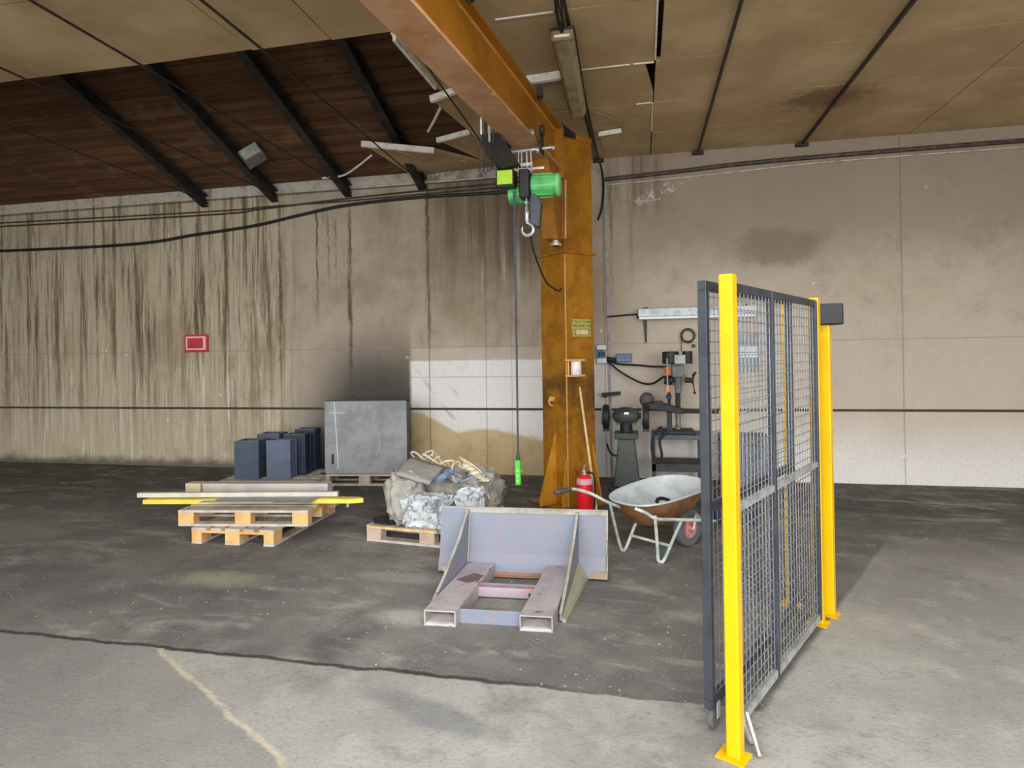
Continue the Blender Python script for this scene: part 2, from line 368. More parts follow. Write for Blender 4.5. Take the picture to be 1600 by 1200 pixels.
# trusses: sloping top chord, thin tie bar, foot on the wall
trs = []
def truss(x):
    t = thing('roof_truss', '', 'roof truss', (x, YB, 4.0), 0, 'roof trusses')
    mb = MB(); p, q = Vector((x, YB, rz_(YB) - .02)), Vector((x, 3.3, rz_(3.3) - .0))
    for dz, wd, ht in ((.08, .11, .014), (.0, .014, .15), (-.08, .11, .014)): mb.bar(p + Vector((0, 0, dz)), q + Vector((0, 0, dz)), wd, ht)
    if x < -1: mb.build('top_chord', M_steel_dark, t)
    zb = 4.06 if x < -1 else 4.19; r = .012 if x < -1 else .024
    MB().bar((x, YB - .02, zb), (x, 4.6, zb + (.08 if x < -1 else 0)), r, r).bar((x, 4.6, zb + (.08 if x < -1 else 0)), (x, -1.5, 4.18), r * (1.6 if x < -1 else 1), r).build('tie_bar', M_steel_dark, t)
    if x < -1: MB().box((x - .05, YB - .1, 4.0), (x + .05, YB - .001, 4.03)).box((x - .03, YB - .08, 4.03), (x + .03, YB - .001, 4.09)).build('wall_bracket', M_steel_dark, t)
    else: MB().box((x - .07, YB - .07, 4.165), (x + .07, YB - .001, 4.2)).build('wall_bracket', M_steel_dark, t)
    return t
desc = {-6.45: 'steel roof truss crossing the ceiling hole left of the exit sign', -5.27: 'dark steel roof truss with the grey floodlight clamped beside it',
        -4.09: 'dark steel roof truss in the middle of the open ceiling hole', -2.95: 'dark steel roof truss ending above the bright wall panel, rightmost in the open hole',
        -1.75: 'thin tie bar of a roof truss passing left of the yellow crane arm', -.5: 'roof truss tie bar running right beside the long tube lamp',
        .76: 'roof truss whose dark tie bar shows between ceiling boards right of the column', 2.0: 'roof truss whose tie bar meets the wall at the far upper right'}
for x, d in desc.items(): truss(x)['label'] = d

# ---------------------------------------------------------------- loose ceiling boards hanging in the hole
def board(pts, label, th=.035):
    pts = [Vector(p) for p in pts]; n = (pts[1] - pts[0]).cross(pts[2] - pts[0]).normalized()
    if n.z < 0: n = -n
    c = sum(pts, Vector()) / len(pts)
    t = thing('ceiling_board', label, 'ceiling board', c, 0, 'loose ceiling boards')
    MB().prism([p for p in pts], n * th).build('board', MC, t)
    return t
def edge(t, a, b, r=.02):
    MB().bar(a, b, r, r * 1.6).build('broken_edge', M_white_edge, t, label='white broken edge')
t = board([(-1.97, 5.80, 4.16), (-1.60, 5.74, 4.22), (-1.45, 7.3, 4.24), (-1.75, 7.3, 4.15)], 'loose brown ceiling board sagging beside the left of the crane arm'); edge(t, (-1.97, 5.79, 4.155), (-1.6, 5.73, 4.215), .04)
t = board([(-2.30, 6.98, 4.18), (-1.87, 6.88, 4.2), (-1.5, 8.25, 4.2), (-1.85, 8.28, 4.2)], 'loose ceiling board with a white end, between the hoist and the sagging board'); edge(t, (-2.3, 6.97, 4.175), (-1.87, 6.86, 4.2), .035)
t = board([(-3.22, 6.95, 4.20), (-2.42, 7.22, 4.14), (-1.9, 8.25, 4.22), (-3.1, 8.25, 4.18)], 'wide loose board with long white broken edge resting over the wall head'); edge(t, (-3.24, 6.93, 4.2), (-2.42, 7.21, 4.14), .042)
for q in ((-2.9, 7.15, -2.55, 7.8), (-2.62, 7.25, -2.2, 7.85)):
    MB().bar((q[0], q[1], 4.165), (q[2], q[3], 4.175), .02, .012).build('scratch', worn('raw_board', '#d8c09a', '#b79a70'), t)
recenter(tag(MB().tube(curve_pts([(-4.3, 7.93, 4.14), (-3.95, 7.85, 4.13), (-3.62, 7.6, 4.15), (-3.3, 7.35, 4.2)]), .014, 5).build('broken_strip', M_white_edge), 'thin white curved strip of broken board hanging above the wall', 'board strip'), (-3.9, 7.8, 4.14))
recenter(tag(MB().tube([(-2.42, 7.0, 4.3), (-2.2, 6.6, 4.28), (-1.93, 6.1, 4.27)], .016, 5).build('broken_strip', M_white_edge), 'thin pale diagonal strip dangling in the dark of the ceiling hole', 'board strip'), (-2.2, 6.6, 4.28))
t = thing('ceiling_board', 'short ceiling board piece with a broad white edge between crane arm and tube lamp', 'ceiling board', (-.83, 5.9, 4.18), 0, 'loose ceiling boards')
MB().prism([(-1.05, 5.66, 4.185), (-.6, 5.62, 4.185), (-.6, 6.5, 4.21), (-1.05, 6.5, 4.21)], (0, 0, .03)).build('board', MC, t); edge(t, (-1.03, 5.65, 4.175), (-.64, 5.61, 4.175), .045)
t = thing('ceiling_board', 'small board piece with a short white edge, right of the column head', 'ceiling board', (-.25, 7.3, 4.19), 0, 'loose ceiling boards')
MB().prism([(-.42, 7.28, 4.19), (-.2, 7.22, 4.19), (-.2, 8.0, 4.21), (-.42, 8.0, 4.21)], (0, 0, .03)).build('board', MC, t); edge(t, (-.43, 7.27, 4.185), (-.17, 7.21, 4.185), .03)
recenter(tag(MB().tube([(-.45, 6.6, 4.2), (-.15, 6.95, 4.19), (-.15, 7.3, 4.185)], .008, 5).build('hanging_wire', worn('wire_beige', '#a08a68', '#8b7656')), 'thin beige angled wire under the ceiling beside the lamp end', 'wire'), (-.15, 6.95, 4.19))
#PART2
# ---------------------------------------------------------------- jib crane
def yellow_paint():
    m = M('ochre_crane_paint', .45, 0, .5); n = m.noise(3, 6, .7); d = m.noise(9, 6, .75)
    c = m.mix('#ab731a', '#935f13', n.ss(.4, .6)); c = m.mix(c, '#7c4817', d.ss(.52, .68) * (m.z.ss(2.4, .6) * .6 + .2))
    c = m.mix(c, '#cf9438', m.noise(14, 4, .7).ss(.6, .7) * .5)
    dx = (m.z - 1.15) / .55; c = m.mix(c, '#453020', dx.abs().ss(1, .2) * m.noise(2.6, 5, .6).ss(.42, .6) * .75)
    return m.set(c, d, .1)
MY = yellow_paint()
M_arm = worn('ochre_arm_paint', '#ab701c', '#996215', '#8a582b', sc=1.6, rough=.4, lo3=.6, hi3=.75)
M_under = worn('bounce_lit_flange_paint', '#c99b74', '#b98258', '#d8a860', sc=1.3, rough=.5)  # paler, pinker arm paint, bounce light from the floor painted in
M_edge = worn('pale_weld', '#d9a45c', '#c98e4a', sc=5, rough=.5)
P0 = Vector((-.77, 6.57, 0)); U = Vector((.667, .745, 0)); V = Vector((-.745, .667, 0))
crane = thing('jib_crane', 'tall ochre yellow jib crane with square column and arm under the ceiling', 'crane', (-.77, 6.57, 0))
W_ = .41; Zt = 3.95
def colbox(a, b, z0, z1, mb=None):     # square ring in the column frame
    mb = mb or MB(); p = [P0 + U * a + V * a, P0 + U * b + V * a, P0 + U * b + V * b, P0 + U * a + V * b]
    return mb.prism([q + Vector((0, 0, z0)) for q in p], (0, 0, z1 - z0))
colbox(0, W_, .02, Zt).build('column', MY, crane, bevel=.006)
mb = MB(); [mb.bar(P0 + Vector((0, 0, a)) - (U + V) * .002, P0 + Vector((0, 0, b)) - (U + V) * .002, .012, .012, up=U) for a, b in ((.02, 2.7),)]
mb.build('corner_weld', M_edge, crane, label='pale weld line up the near corner')
colbox(-.03, W_ + .03, 2.715, 2.745).build('ring_plate', MY, crane, bevel=.003)
colbox(-.005, W_ + .005, Zt, Zt + .06).build('cap', MY, crane, bevel=.004)
colbox(-.12, W_ + .12, 0, .02).build('base_plate', MY, crane)
M_gus = worn('lit_gusset_paint', '#c98f2a', '#b57c1e', '#8d5a20', sc=5, rough=.45)  # brighter copy of the crane paint, light on the gussets put into the colour
def gus(o, out, e, h, w0):
    # stiffener: plate standing off a face along 'out'
    side = Vector((0, 0, 1)).cross(out)
    MB().prism([o + side * -.008, o + out * e + side * -.008, o + out * e + Vector((0, 0, .07)) + side * -.008, o + Vector((0, 0, h)) + side * -.008], side * .016).build('base_gusset', M_gus, crane)
zz = Vector((0, 0, .02))
gus(P0 + V * .2 + zz, -U, .23, .76, .1); gus(P0 + U * .3 + zz, -V, .1, .7, .1); gus(P0 + U * W_ + V * .2 + zz, U, .2, .7, .1); gus(P0 + V * W_ + U * .2 + zz, V, .2, .7, .1)
gus(P0 + V * .03 + zz, -U, .06, .5, .1); gus(P0 + U * .37 + zz, -V, .12, .62, .1)
# arm: I-beam with thick web
A = Vector((.124, .992, 0)); As = Vector((.992, -.124, 0)); AO = Vector((-.865, 6.25, 0)); AL = 5.9
def armbox(s0, s1, z0, z1, a=0., b=AL, mb=None):
    mb = mb or MB(); p = [AO - A * a + As * s0, AO - A * a + As * s1, AO - A * b + As * s1, AO - A * b + As * s0]
    return mb.prism([q + Vector((0, 0, z0)) for q in p], (0, 0, z1 - z0))
arm = armbox(-.05, .05, 3.52, 3.92).build('arm_web', M_arm, crane)
armbox(-.125, .125, 3.92, 3.945).build('top_flange', M_arm, crane)
armbox(-.125, .125, 3.495, 3.52).build('bottom_flange', M_under, crane, label='pinkish underside flange with bounce light in its colour')
armbox(.048, .062, 3.905, 3.92).build('weld_bead', M_edge, crane, label='bright weld line below the top flange')
armbox(-.13, .13, 3.42, 3.96, -.05, 0).build('end_plate', M_arm, crane, bevel=.003)
armbox(.1, .132, 3.44, 3.93, -.052, -.048).build('end_weld', M_edge, crane)
# hinge side plate down to the lower pivot and the slanted knee
hp = AO + A * .1
MB().prism([hp - As * .02 + Vector((0, 0, 3.42)), hp + As * .14 + Vector((0, 0, 3.42)), hp + As * .13 + Vector((0, 0, 2.82)), hp + As * .02 + Vector((0, 0, 2.82))], A * .03).build('hinge_plate', worn('hinge_shade_brown', '#8a5a20', '#7a4d1a', sc=4), crane)
MB().prism([hp + As * .128 - A * .004 + Vector((0, 0, 3.42)), hp + As * .144 - A * .004 + Vector((0, 0, 3.42)), hp + As * .134 - A * .004 + Vector((0, 0, 2.82)), hp + As * .118 - A * .004 + Vector((0, 0, 2.82))], A * .004).build('hinge_edge', M_edge, crane, label='pale long edge of the hinge plate')
kt = AO - A * .42 ; kb = AO + A * .06
def V3(p, z): return Vector((p.x, p.y, z))
mb = MB()
top = [V3(kt + As * -.09, 3.495), V3(kt + As * .09, 3.495), V3(AO + A * .05 + As * .09, 3.495), V3(AO + A * .05 + As * -.09, 3.495)]
bot = [V3(kb - A * .14 + As * -.07, 2.80), V3(kb - A * .12 + As * .08, 2.80), V3(kb + A * .06 + As * .08, 2.80), V3(kb + A * .06 + As * -.03, 2.80)]
mb.poly(top + bot, ((0, 1, 2, 3), (7, 6, 5, 4), (0, 4, 5, 1), (1, 5, 6, 2), (2, 6, 7, 3), (3, 7, 4, 0)))
mb.build('knee_bracket', M_arm, crane, bevel=.004)
pv = V3(kb + As * .03, 2.745)
MB().cyl(pv, pv + Vector((0, 0, .025)), .06, 20).cyl(pv, pv + Vector((0, 0, .06)), .035, 14).build('lower_pivot', worn('bright_pivot', '#cfc3ba', '#9a8b80', metal=.4, rough=.4), crane, smooth=True, label='silver pivot pin')
pt = V3(AO + A * .12, 0)
MB().prism([V3(pt + As * -.1, 3.955), V3(pt + As * .1, 3.955), V3(P0 + U * .3 + V * .05, 3.955), V3(P0 + V * .3 + U * .05, 3.955)], (0, 0, .06)).cyl(V3(pt, 3.9), V3(pt, 4.08), .035).build('top_bracket', M_steel_dark, crane, label='dark top hinge bracket')
for s in (.45, 2.05): # small clamps on the top flange edge
    q = AO - A * (s + .4) + As * .14
    MB().box((q.x - .02, q.y - .03, 3.9), (q.x + .03, q.y + .03, 3.98)).cyl((q.x, q.y, 3.88), (q.x, q.y, 4.0), .008).build('flange_clamp', M_steel_dark, crane)
# reflex: small plate with eyelet on the left face, sign
hk = P0 + V * .21 + Vector((0, 0, 1.15)) - U * .005
MB().bar(hk, hk - U * .05 + Vector((0, 0, .01)), .03, .05).tube([hk - U * .04 + Vector((0, 0, .02)), hk - U * .07 + Vector((0, 0, -.02)), hk - U * .05 + Vector((0, 0, -.06)), hk - U * .01 + Vector((0, 0, -.07))], .012, 6).build('lug', M_edge, crane)

def facemat(): # maker's plate without readable words
    m = M('type_plate', .5); 
    f = (m.z * 22)._m('FRACT'); g = m.noise(60, 2, .5, m.vec(m.x * 1.6 + m.y * 1.6, 0, m.z * .4)).ss(.47, .52)
    return m.set(m.mix('#b3ac5c', '#4e6634', (f - .5).abs().ss(.3, .18) * g * .85))
sg = thing('sign', 'small faded yellow green plate on the right face of the crane column', 'sign', P0 + U * .22 - V * .008 + Vector((0, 0, 1.92)), math.atan2(U.y, U.x))
MB().box((-.135, 0, -.095), (.135, .006, .095)).build('plate', facemat(), sg, world=False)
MB().box((-.075, -.002, -.07), (.09, .001, -.02)).build('sticker', worn('cream_sticker', '#e6cf9b', '#d6bb80', sc=20), sg, world=False, label='cream panel of the plate')

# white roll between two small shelves on the column
fc = lambda a, z, o=0: P0 + U * a - V * o + Vector((0, 0, z))
rh = thing('roll_holder', 'two cream shelf brackets holding a white roll on the crane column', 'holder', fc(.08, 1.4, .0))
for z in (1.40, 1.565):
    MB().prism([fc(-.02, z, 0.001), fc(.18, z, 0.001), fc(.16, z, .12), fc(-.005, z, .12)], (0, 0, .018)).build('shelf', worn('cream_wood', '#e3bf80', '#d0a765', sc=8), rh)
MB().bar(fc(.012, 1.418, .02), fc(.012, 1.565, .02), .015, .015).build('upright', M_edge, rh)
recenter(tag(MB().lathe([(.02, 0), (.056, 0), (.056, .142), (.02, .142)], fc(.08, 1.4195, .065), n=24).build('paper_roll', worn('paper_white', '#f2ece6', '#ded3cc', sc=10, rough=.9), smooth=True), 'white paper roll held between the two brackets on the column', 'roll'), fc(.08, 1.42, .065))

# ---------------------------------------------------------------- chain hoist
M_green = worn('hoist_green', '#5cb96a', '#50a85e', sc=6, rough=.35); M_lime = M('warning_lime', .4)
M_lime = M_lime.set(M_lime.mix('#a9e02c', '#e0a030', M_lime.noise(38, 2, .5).ss(.55, .6) * .7))
M_black = worn('black_plastic', '#1d1d1f', '#141414', sc=8, rough=.5); M_zinc = worn('zinc', '#c9c9c4', '#a5a5a0', sc=20, rough=.35, metal=.5)
M_grey_plastic = worn('grey_plastic', '#4e535c', '#43474f', sc=9)
YH = 5.4; tx = AO.x - A.x / A.y * (AO.y - YH)   # arm centre over the hoist
h = thing('chain_hoist', 'green electric chain hoist hanging from the crane arm near the column', 'hoist', (-.97, YH, 3.0))
for s in (-1, 1):
    for k in (-.07, .07): MB().lathe([(.03, 0), (.047, .0), (.047, .012), (.036, .015), (.036, .04), (.02, .045)], Vector((tx + s * .06, YH + k, 3.566)), (s, 0, 0), 18).build('trolley_wheel', M_zinc, h, smooth=True)
    MB().box((tx + s * .15 - .006, YH - .11, 3.42), (tx + s * .15 + .006, YH + .11, 3.62)).lathe([(.045, 0), (.05, .01), (.045, .03)], (tx + s * .15, YH - .03, 3.60), (s, 0, 0), 16).build('trolley_plate', M_steel_dark, h, bevel=.003)
mb = MB().cyl((tx - .2, YH, 3.44), (tx + .24, YH, 3.455), .014)
for k in (-.13, .12): mb.cyl((tx + k - .01, YH, 3.44), (tx + k + .01, YH, 3.44), .028)
mb.cyl((tx + .25, YH - .03, 3.44), (tx + .27, YH - .03, 3.44), .02).build('trolley_axle', M_zinc, h, smooth=True)
mb = MB()
for dx in (-.06, -.03, .02, .06): mb.cyl((-.97 + dx, YH - .02, 3.25), (-.97 + dx * .9, YH - .02, 3.45), .007, 8)
mb.box((-1.02, YH - .03, 3.3), (-.9, YH + .03, 3.33)).box((-1.12, YH - .01, 3.27), (-.8, YH + .02, 3.29)).build('suspension', M_zinc, h)
MB().box((-1.225, YH - .06, 3.12), (-1.06, YH + .1, 3.28)).build('control_box', M_black, h, bevel=.01)
MB().box((-1.212, YH - .066, 3.145), (-1.075, YH - .058, 3.268)).build('warning_plate', M_lime, h, label='lime front panel with orange marks')
MB().lathe([(.05, 0), (.085, .012), (.085, .19), (.06, .2)], (-1.15, YH + .12, 3.09), (1, 0, 0), 20).build('gearbox', M_green, h, smooth=True)
MB().box((-1.02, YH - .06, 3.02), (-.93, YH + .14, 3.27)).build('chain_block', M_black, h, bevel=.012)
mb = MB().lathe([(.07, 0), (.1, .02), (.105, .2), (.095, .235)], (-.93, YH + .04, 3.135), (1, 0, 0), 24)
for k in range(12):
    a = math.pi * 2 * k / 12; mb.bar((-.9, YH + .04 + math.cos(a) * .104, 3.135 + math.sin(a) * .104), (-.73, YH + .04 + math.cos(a) * .104, 3.135 + math.sin(a) * .104), .01, .01)
mb.build('motor', M_green, h, smooth=True)
MB().lathe([(.1, 0), (.1, .02), (.08, .035)], (-.697, YH + .04, 3.135), (1, 0, 0), 24).build('motor_cap', worn('pale_green', '#8fd08a', '#7dc47a'), h, smooth=True)
MB().prism([(-.94, YH - .02, 2.79), (-.85, YH - .02, 2.76), (-.83, YH - .02, 2.98), (-.87, YH - .02, 3.06), (-.93, YH - .02, 3.06)], (0, .12, 0)).build('chain_bag', M_grey_plastic, h, bevel=.015)
mb = MB()
for i in range(5):
    z = 3.0 - i * .028; c = Vector((-.955, YH - .05, z)); a = Vector((1, 0, 0)) if i % 2 else Vector((0, 1, 0))
    mb.tube([c + a * .009 * math.cos(t) + Vector((0, 0, .018 * math.sin(t))) for t in [k * math.pi / 4 for k in range(8)]], .004, 5, closed=True)
mb.build('chain', M_zinc, h, smooth=True)
mb = MB().lathe([(.012, 0), (.02, .01), (.02, .08), (.026, .085), (.014, .1)], (-.952, YH - .05, 2.8), (0, 0, 1), 14).build('hook_block', M_zinc, h, smooth=True)
c = Vector((-.948, YH - .05, 2.735))
mb = MB().tube([c + Vector((math.sin(a) * .05, 0, math.cos(a) * .05 + (.02 if a < .3 else 0))) for a in [k * .45 - .1 for k in range(13)]], [.012] * 3 + [.015] * 6 + [.012, .01, .008, .006], 8)
mb.cyl(c + Vector((0, 0, .05)), c + Vector((-.004, 0, .08)), .014, 10).build('hook', M_zinc, h, smooth=True)
MB().tube([c + Vector((.02, 0, .045)), c + Vector((.03, 0, .0)), c + Vector((.01, 0, -.035))], .005, 5).build('safety_latch', M_steel_dark, h)
pc = Vector((-1.075, YH, 0))
MB().tube([V3(pc + Vector((.0, 0, 0)), 3.1), V3(pc, 2), V3(pc, .78)], .0085, 6).tube([V3(pc + Vector((.012, .0, 0)), 3.1), V3(pc + Vector((.006, 0, 0)), .78)], .003, 5).build('pendant_cable', M_grey_plastic, h)
MB().lathe([(.008, .1), (.014, .06), (.022, 0)], V3(pc, .7), n=12).build('cable_boot', M_grey_plastic, h, smooth=True)
pd = MB().box((pc.x - .024, YH - .025, .49), (pc.x + .024, YH + .02, .71)).box((pc.x - .04, YH - .01, .6), (pc.x + .04, YH + .01, .615)).build('pendant_control', worn('pendant_green', '#59d23f', '#4cc438', sc=9, rough=.4), h, bevel=.008, label='bright green hand control on the cable')
M_pb = worn('pale_button', '#d9f0cf', '#bfe0b4')
for k in range(3): MB().cyl((pc.x, YH - .024, .53 + k * .045), (pc.x, YH - .03, .53 + k * .045), .009, 10).build('push_button', M_pb, pd)
(MB().tube(curve_pts([(-.945, 5.44, 2.76), (-.93, 5.5, 2.6), (-.9, 5.7, 2.44), (-.86, 5.9, 2.32), (-.80, 6.25, 2.28), (-.80, 6.48, 2.33)]), .009, 6).build('power_cord', M_black, h))
# festoon carriers left of the arm
fe = thing('cable_carrier', 'row of dark cable clips bunched under the left edge of the crane arm', 'cable carrier', (-1.2, 4.95, 3.45))
for k in range(4):
    q = AO - A * (1.3 + k * .09) - As * .13
    MB().box((q.x - .008, q.y - .012, 3.37), (q.x + .006, q.y + .012, 3.5)).cyl((q.x + .01, q.y, 3.5), (q.x + .01, q.y, 3.56), .012).build('clip', M_zinc if k % 2 else M_steel_dark, fe)
    z0 = 3.2 - .05 * k
    MB().tube(curve_pts([(q.x, q.y, 3.35), (q.x - .03, q.y + .02, 3.2), (q.x - .02, q.y + .05, z0), (q.x + .01, q.y + .07, 3.2), (q.x, q.y + .09, 3.35)], 5), .0035, 5).build('cable_loop', M_steel_dark, fe)
MB().prism([(-1.27, 5.0, 3.49), (-1.12, 5.02, 3.49), (-1.0, 5.3, 3.3), (-1.16, 5.3, 3.28), (-1.27, 5.1, 3.36)], (0, .2, 0)).build('end_stop', M_steel_dark, fe, bevel=.01)

# ---------------------------------------------------------------- lamps, cables
lm = thing('tube_lamp', 'long dusty tube lamp hanging under the ceiling right of the crane arm', 'lamp', (-.555, 5.6, 4.1))
la, lb = Vector((-.545, 4.72, 4.07)), Vector((-.58, 6.3, 4.07))
M_lamp = worn('dusty_diffuser', '#a49878', '#8f8262', '#6f6148', sc=7, rough=.5)
mb = MB(); d = (lb - la).normalized(); s_ = d.cross(Vector((0, 0, 1))).normalized()
mb.prism([la + s_ * a + Vector((0, 0, b)) for a, b in ((-.085, .05), (-.08, 0), (-.05, -.035), (.05, -.035), (.08, 0), (.085, .05))], lb - la)
mb.build('diffuser', M_lamp, lm, bevel=.004)
MB().bar(la + Vector((0, 0, .06)), lb + Vector((0, 0, .06)), .19, .025).build('housing', M_steel_dark, lm)
mb = MB().bar(la - d * .025, la, .17, .08).build('end_cap', worn('lamp_cap', '#8a8064', '#776c50', sc=9), lm, bevel=.01)
MB().bar(la - d * .028 + s_ * -.06 + Vector((0, 0, -.01)), la - d * .028 + s_ * .06 + Vector((0, 0, -.01)), .006, .02).build('end_window', worn('bright_window', '#f0e6c0', '#e6d49a'), mb)
recenter(tag(MB().tube(curve_pts([(-.52, 3.2, 4.19), (-.54, 4.2, 4.18), (-.56, 4.55, 4.15), (-.545, 4.7, 4.09)]), .014, 6).tube(curve_pts([(-.49, 3.2, 4.2), (-.51, 4.3, 4.19), (-.53, 4.6, 4.15), (-.535, 4.7, 4.1)]), .008, 6).build('lamp_cable', M_black), 'black cable running along the ceiling to the tube lamp', 'cable'), (-.54, 4.2, 4.18))
recenter(tag(MB().tube(curve_pts([(-.52, 6.35, 4.12), (-.50, 7.2, 4.1), (-.47, 8.0, 4.08), (-.45, 8.24, 4.0), (-.44, 8.27, 3.8), (-.47, 8.27, 3.55), (-.52, 8.27, 3.4)]), .014, 6).build('wall_cable', M_black), 'black cable leaving the tube lamp and dropping behind the column head', 'cable'), (-.44, 8.25, 3.9))
fl = thing('floodlight', 'small grey floodlight clamped among the roof trusses on the left', 'floodlight', (-5.05, 7.45, 4.4))
Rf = Matrix.Translation((-5.02, 7.4, 4.35)) @ Matrix.Rotation(math.radians(25), 4, 'Z') @ Matrix.Rotation(math.radians(-35), 4, 'Y') @ Matrix.Rotation(math.radians(-25), 4, 'X')
MB().box((-.14, -.09, -.1), (.14, .09, .1), Rf).build('lamp_body', worn('grey_alu', '#77756a', '#615f55', sc=8), fl, bevel=.012)
MB().box((-.12, -.098, -.085), (.12, -.09, .085), Rf).build('lamp_glass', worn('milky_glass', '#b9c2b4', '#a2ac9e', sc=5, rough=.2), fl)
MB().tube([Rf @ Vector(p) for p in ((-.15, 0, 0), (-.15, .0, .16), (.15, 0, .16), (.15, 0, 0))], .012, 6).tube([Rf @ Vector((0, 0, .16)), (-5.15, 7.5, 4.5), (-5.25, 7.55, 4.42)], .018, 8).build('lamp_yoke', M_steel_dark, fl)
# cables along the wall head
def wallcable(name, pts, r, lab, col=M_black): recenter(tag(MB().tube(curve_pts(pts), r, 6).build(name, col), lab, 'cable'), pts[len(pts) // 2])
yw = 8.27
wallcable('power_cable', [(-12, yw, 3.5), (-8, yw, 3.45), (-6.56, yw, 3.545), (-5.6, yw, 3.62), (-4.8, yw, 3.74), (-4.09, yw, 3.83), (-3, yw, 3.87), (-2, yw, 3.86), (-.75, yw, 3.86)], .022, 'thick black cable sagging across the upper left of the wall')
M_cb = worn('dusty_cable', '#3d342a', '#5a4d3e', sc=9)
wallcable('power_cable', [(-12, yw, 3.9), (-6.5, yw, 3.83), (-5.5, yw, 3.86), (-4.0, yw, 3.93), (-2.5, yw, 3.97), (-.7, yw, 4.0)], .012, 'thin dusty cable just above the thick sagging one, left of the column', M_cb)
wallcable('power_cable', [(-12, yw, 3.96), (-6.5, yw, 3.88), (-5.4, yw, 3.89), (-4.2, yw, 3.89), (-2.5, yw, 3.92), (-.7, yw, 3.93)], .010, 'thin dusty cable between the upper two lines left of the column', M_cb)
wallcable('conduit', [(-4.0, yw + .01, 4.075), (-2.5, yw + .01, 4.075), (-.8, yw + .01, 4.08)], .014, 'pale thin conduit along the wall head left of the column', worn('pale_conduit', '#d5cdc2', '#b8ad9f', sc=8))
wallcable('cable_bundle', [(-.42, yw - .01, 3.93), (.6, yw - .01, 3.97), (1.2, yw - .01, 4.0), (2.2, yw - .01, 4.02), (4, yw - .01, 4.03), (6.9, yw - .01, 4.03)], .026, 'dusty bundle of cables along the wall head right of the column', M_cb)
wallcable('conduit', [(-.42, yw + .01, 3.86), (.8, yw + .01, 3.895), (2.2, yw + .01, 3.95), (4, yw + .01, 3.96), (6.9, yw + .01, 3.96)], .009, 'thin pale conduit under the cable bundle, upper right wall', worn('pale_conduit2', '#cfc6b8', '#ab9f90', sc=8))
recenter(tag(MB().bar((-.39, 8.285, 0.0), (-.42, 8.285, 3.9), .035, .02, up=(0, 1, 0)).build('cable_duct', worn('duct_grey', '#a7a3a2', '#938d8a', sc=5)), 'grey vertical cable duct on the wall just right of the column', 'cable duct'), (-.4, 8.285, 1.9))
# exit-style red sign at the left edge
rs = thing('sign', 'red and white rectangular sign on the streaked wall at the far left', 'sign', (-6.62, 8.29, 1.88))
MB().box((-6.83, 8.275, 1.75), (-6.42, 8.299, 2.02)).build('sign_plate', worn('sign_red', '#d8434a', '#c93a42', sc=3, rough=.4), rs)
MB().box((-6.80, 8.271, 1.785), (-6.455, 8.276, 1.99)).build('sign_field', worn('sign_white', '#f0d9d6', '#e8c8c6', sc=3, rough=.4), rs)
MB().box((-6.77, 8.268, 1.81), (-6.5, 8.272, 1.965)).build('sign_panel', worn('sign_red2', '#d8434a', '#c93a42', sc=3, rough=.4), rs)
#PART3
# ---------------------------------------------------------------- safety fence
M_fy = worn('safety_yellow', '#e9b804', '#e2ae02', '#d9a408', sc=2.2, rough=.35, bump=.03)
M_fg = worn('anthracite_frame', '#3d4149', '#33373e', '#545861', sc=5, rough=.45, spec=.6)
M_wire = worn('mesh_wire', '#87898b', '#727477', sc=15, rough=.4, spec=.6)
M_gal = worn('galvanised', '#b9b9b6', '#9b9b98', sc=14, rough=.4, metal=.3)
D = Vector((.468, .884, 0)); N = Vector((.884, -.468, 0))      # along the fence, towards its right side
def fp(o, l, z, n=0): return Vector((o[0], o[1], z)) + D * l + N * n
def post(base, name_label, z=1.96, wd=.057, cap=True, grp=None):
    t = thing('fence_post', name_label, 'fence post', (base[0], base[1], 0), math.atan2(D.y, D.x) - math.pi / 2, grp)
    MB().box((-wd / 2, -wd / 2, .006), (wd / 2, wd / 2, z)).build('post_tube', M_fy, t, world=False, bevel=.006)
    MB().box((-.065, -.05, 0), (.05, .05, .008)).build('foot_plate', M_fy, t, world=False)
    for zz_ in (.16, .62, 1.05, 1.72): MB().cyl((.0, -wd / 2 - .003, zz_), (0, -wd / 2, zz_), .006, 10).build('bolt', M_fy, t, world=False, smooth=True)
    return t
def panel(t, o, L, z0, z1, zm, mids, sz=.035, railmat=None):
    railmat = railmat or M_fg
    for l in [sz / 2] + mids + [L - sz / 2]:
        MB().bar(fp(o, l, z0), fp(o, l, z1), sz, sz * .8, up=D).build('stile', M_fg, t, bevel=.003)
    for z in (z0, z1 - sz):
        MB().bar(fp(o, 0, z + sz / 2), fp(o, L, z + sz / 2), sz * .8, sz).build('rail', M_fg if z > 1 else M_gal if railmat is M_gal else M_fg, t)
    MB().bar(fp(o, 0, zm), fp(o, L, zm), sz * .8, .03).build('middle_rail', M_gal if railmat is M_gal else M_fg, t)
    mb = MB(); k = .05; l = sz
    while l < L - sz:
        a, b = fp(o, l, z0 + .01), fp(o, l, z1 - .01); mb.tube([a, b], .0024, 4, cap=False); l += k
    z = z0 + sz
    while z < z1 - sz:
        mb.tube([fp(o, .01, z, .004), fp(o, L - .01, z, .004)], .0024, 4, cap=False); z += k
    mb.build('wire_mesh', M_wire, t)
post((.352, 2.655), 'nearest tall bright yellow fence post in front of the mesh panels')
oA = (.372, 2.78)
pa = thing('mesh_fence', 'fixed dark framed wire mesh fence running back from the yellow post', 'fence', (oA[0], oA[1], .04), 0, 'mesh fence panels')
panel(pa, oA, 1.385, .045, 1.94, .97, [.55], railmat=M_gal)
for z in (.25, 1.05, 1.7): MB().box((-.02, -.05, z - .02), (.01, .0, z + .02)).build('clip', M_gal, pa, world=False)
oB = (.262, 2.80)
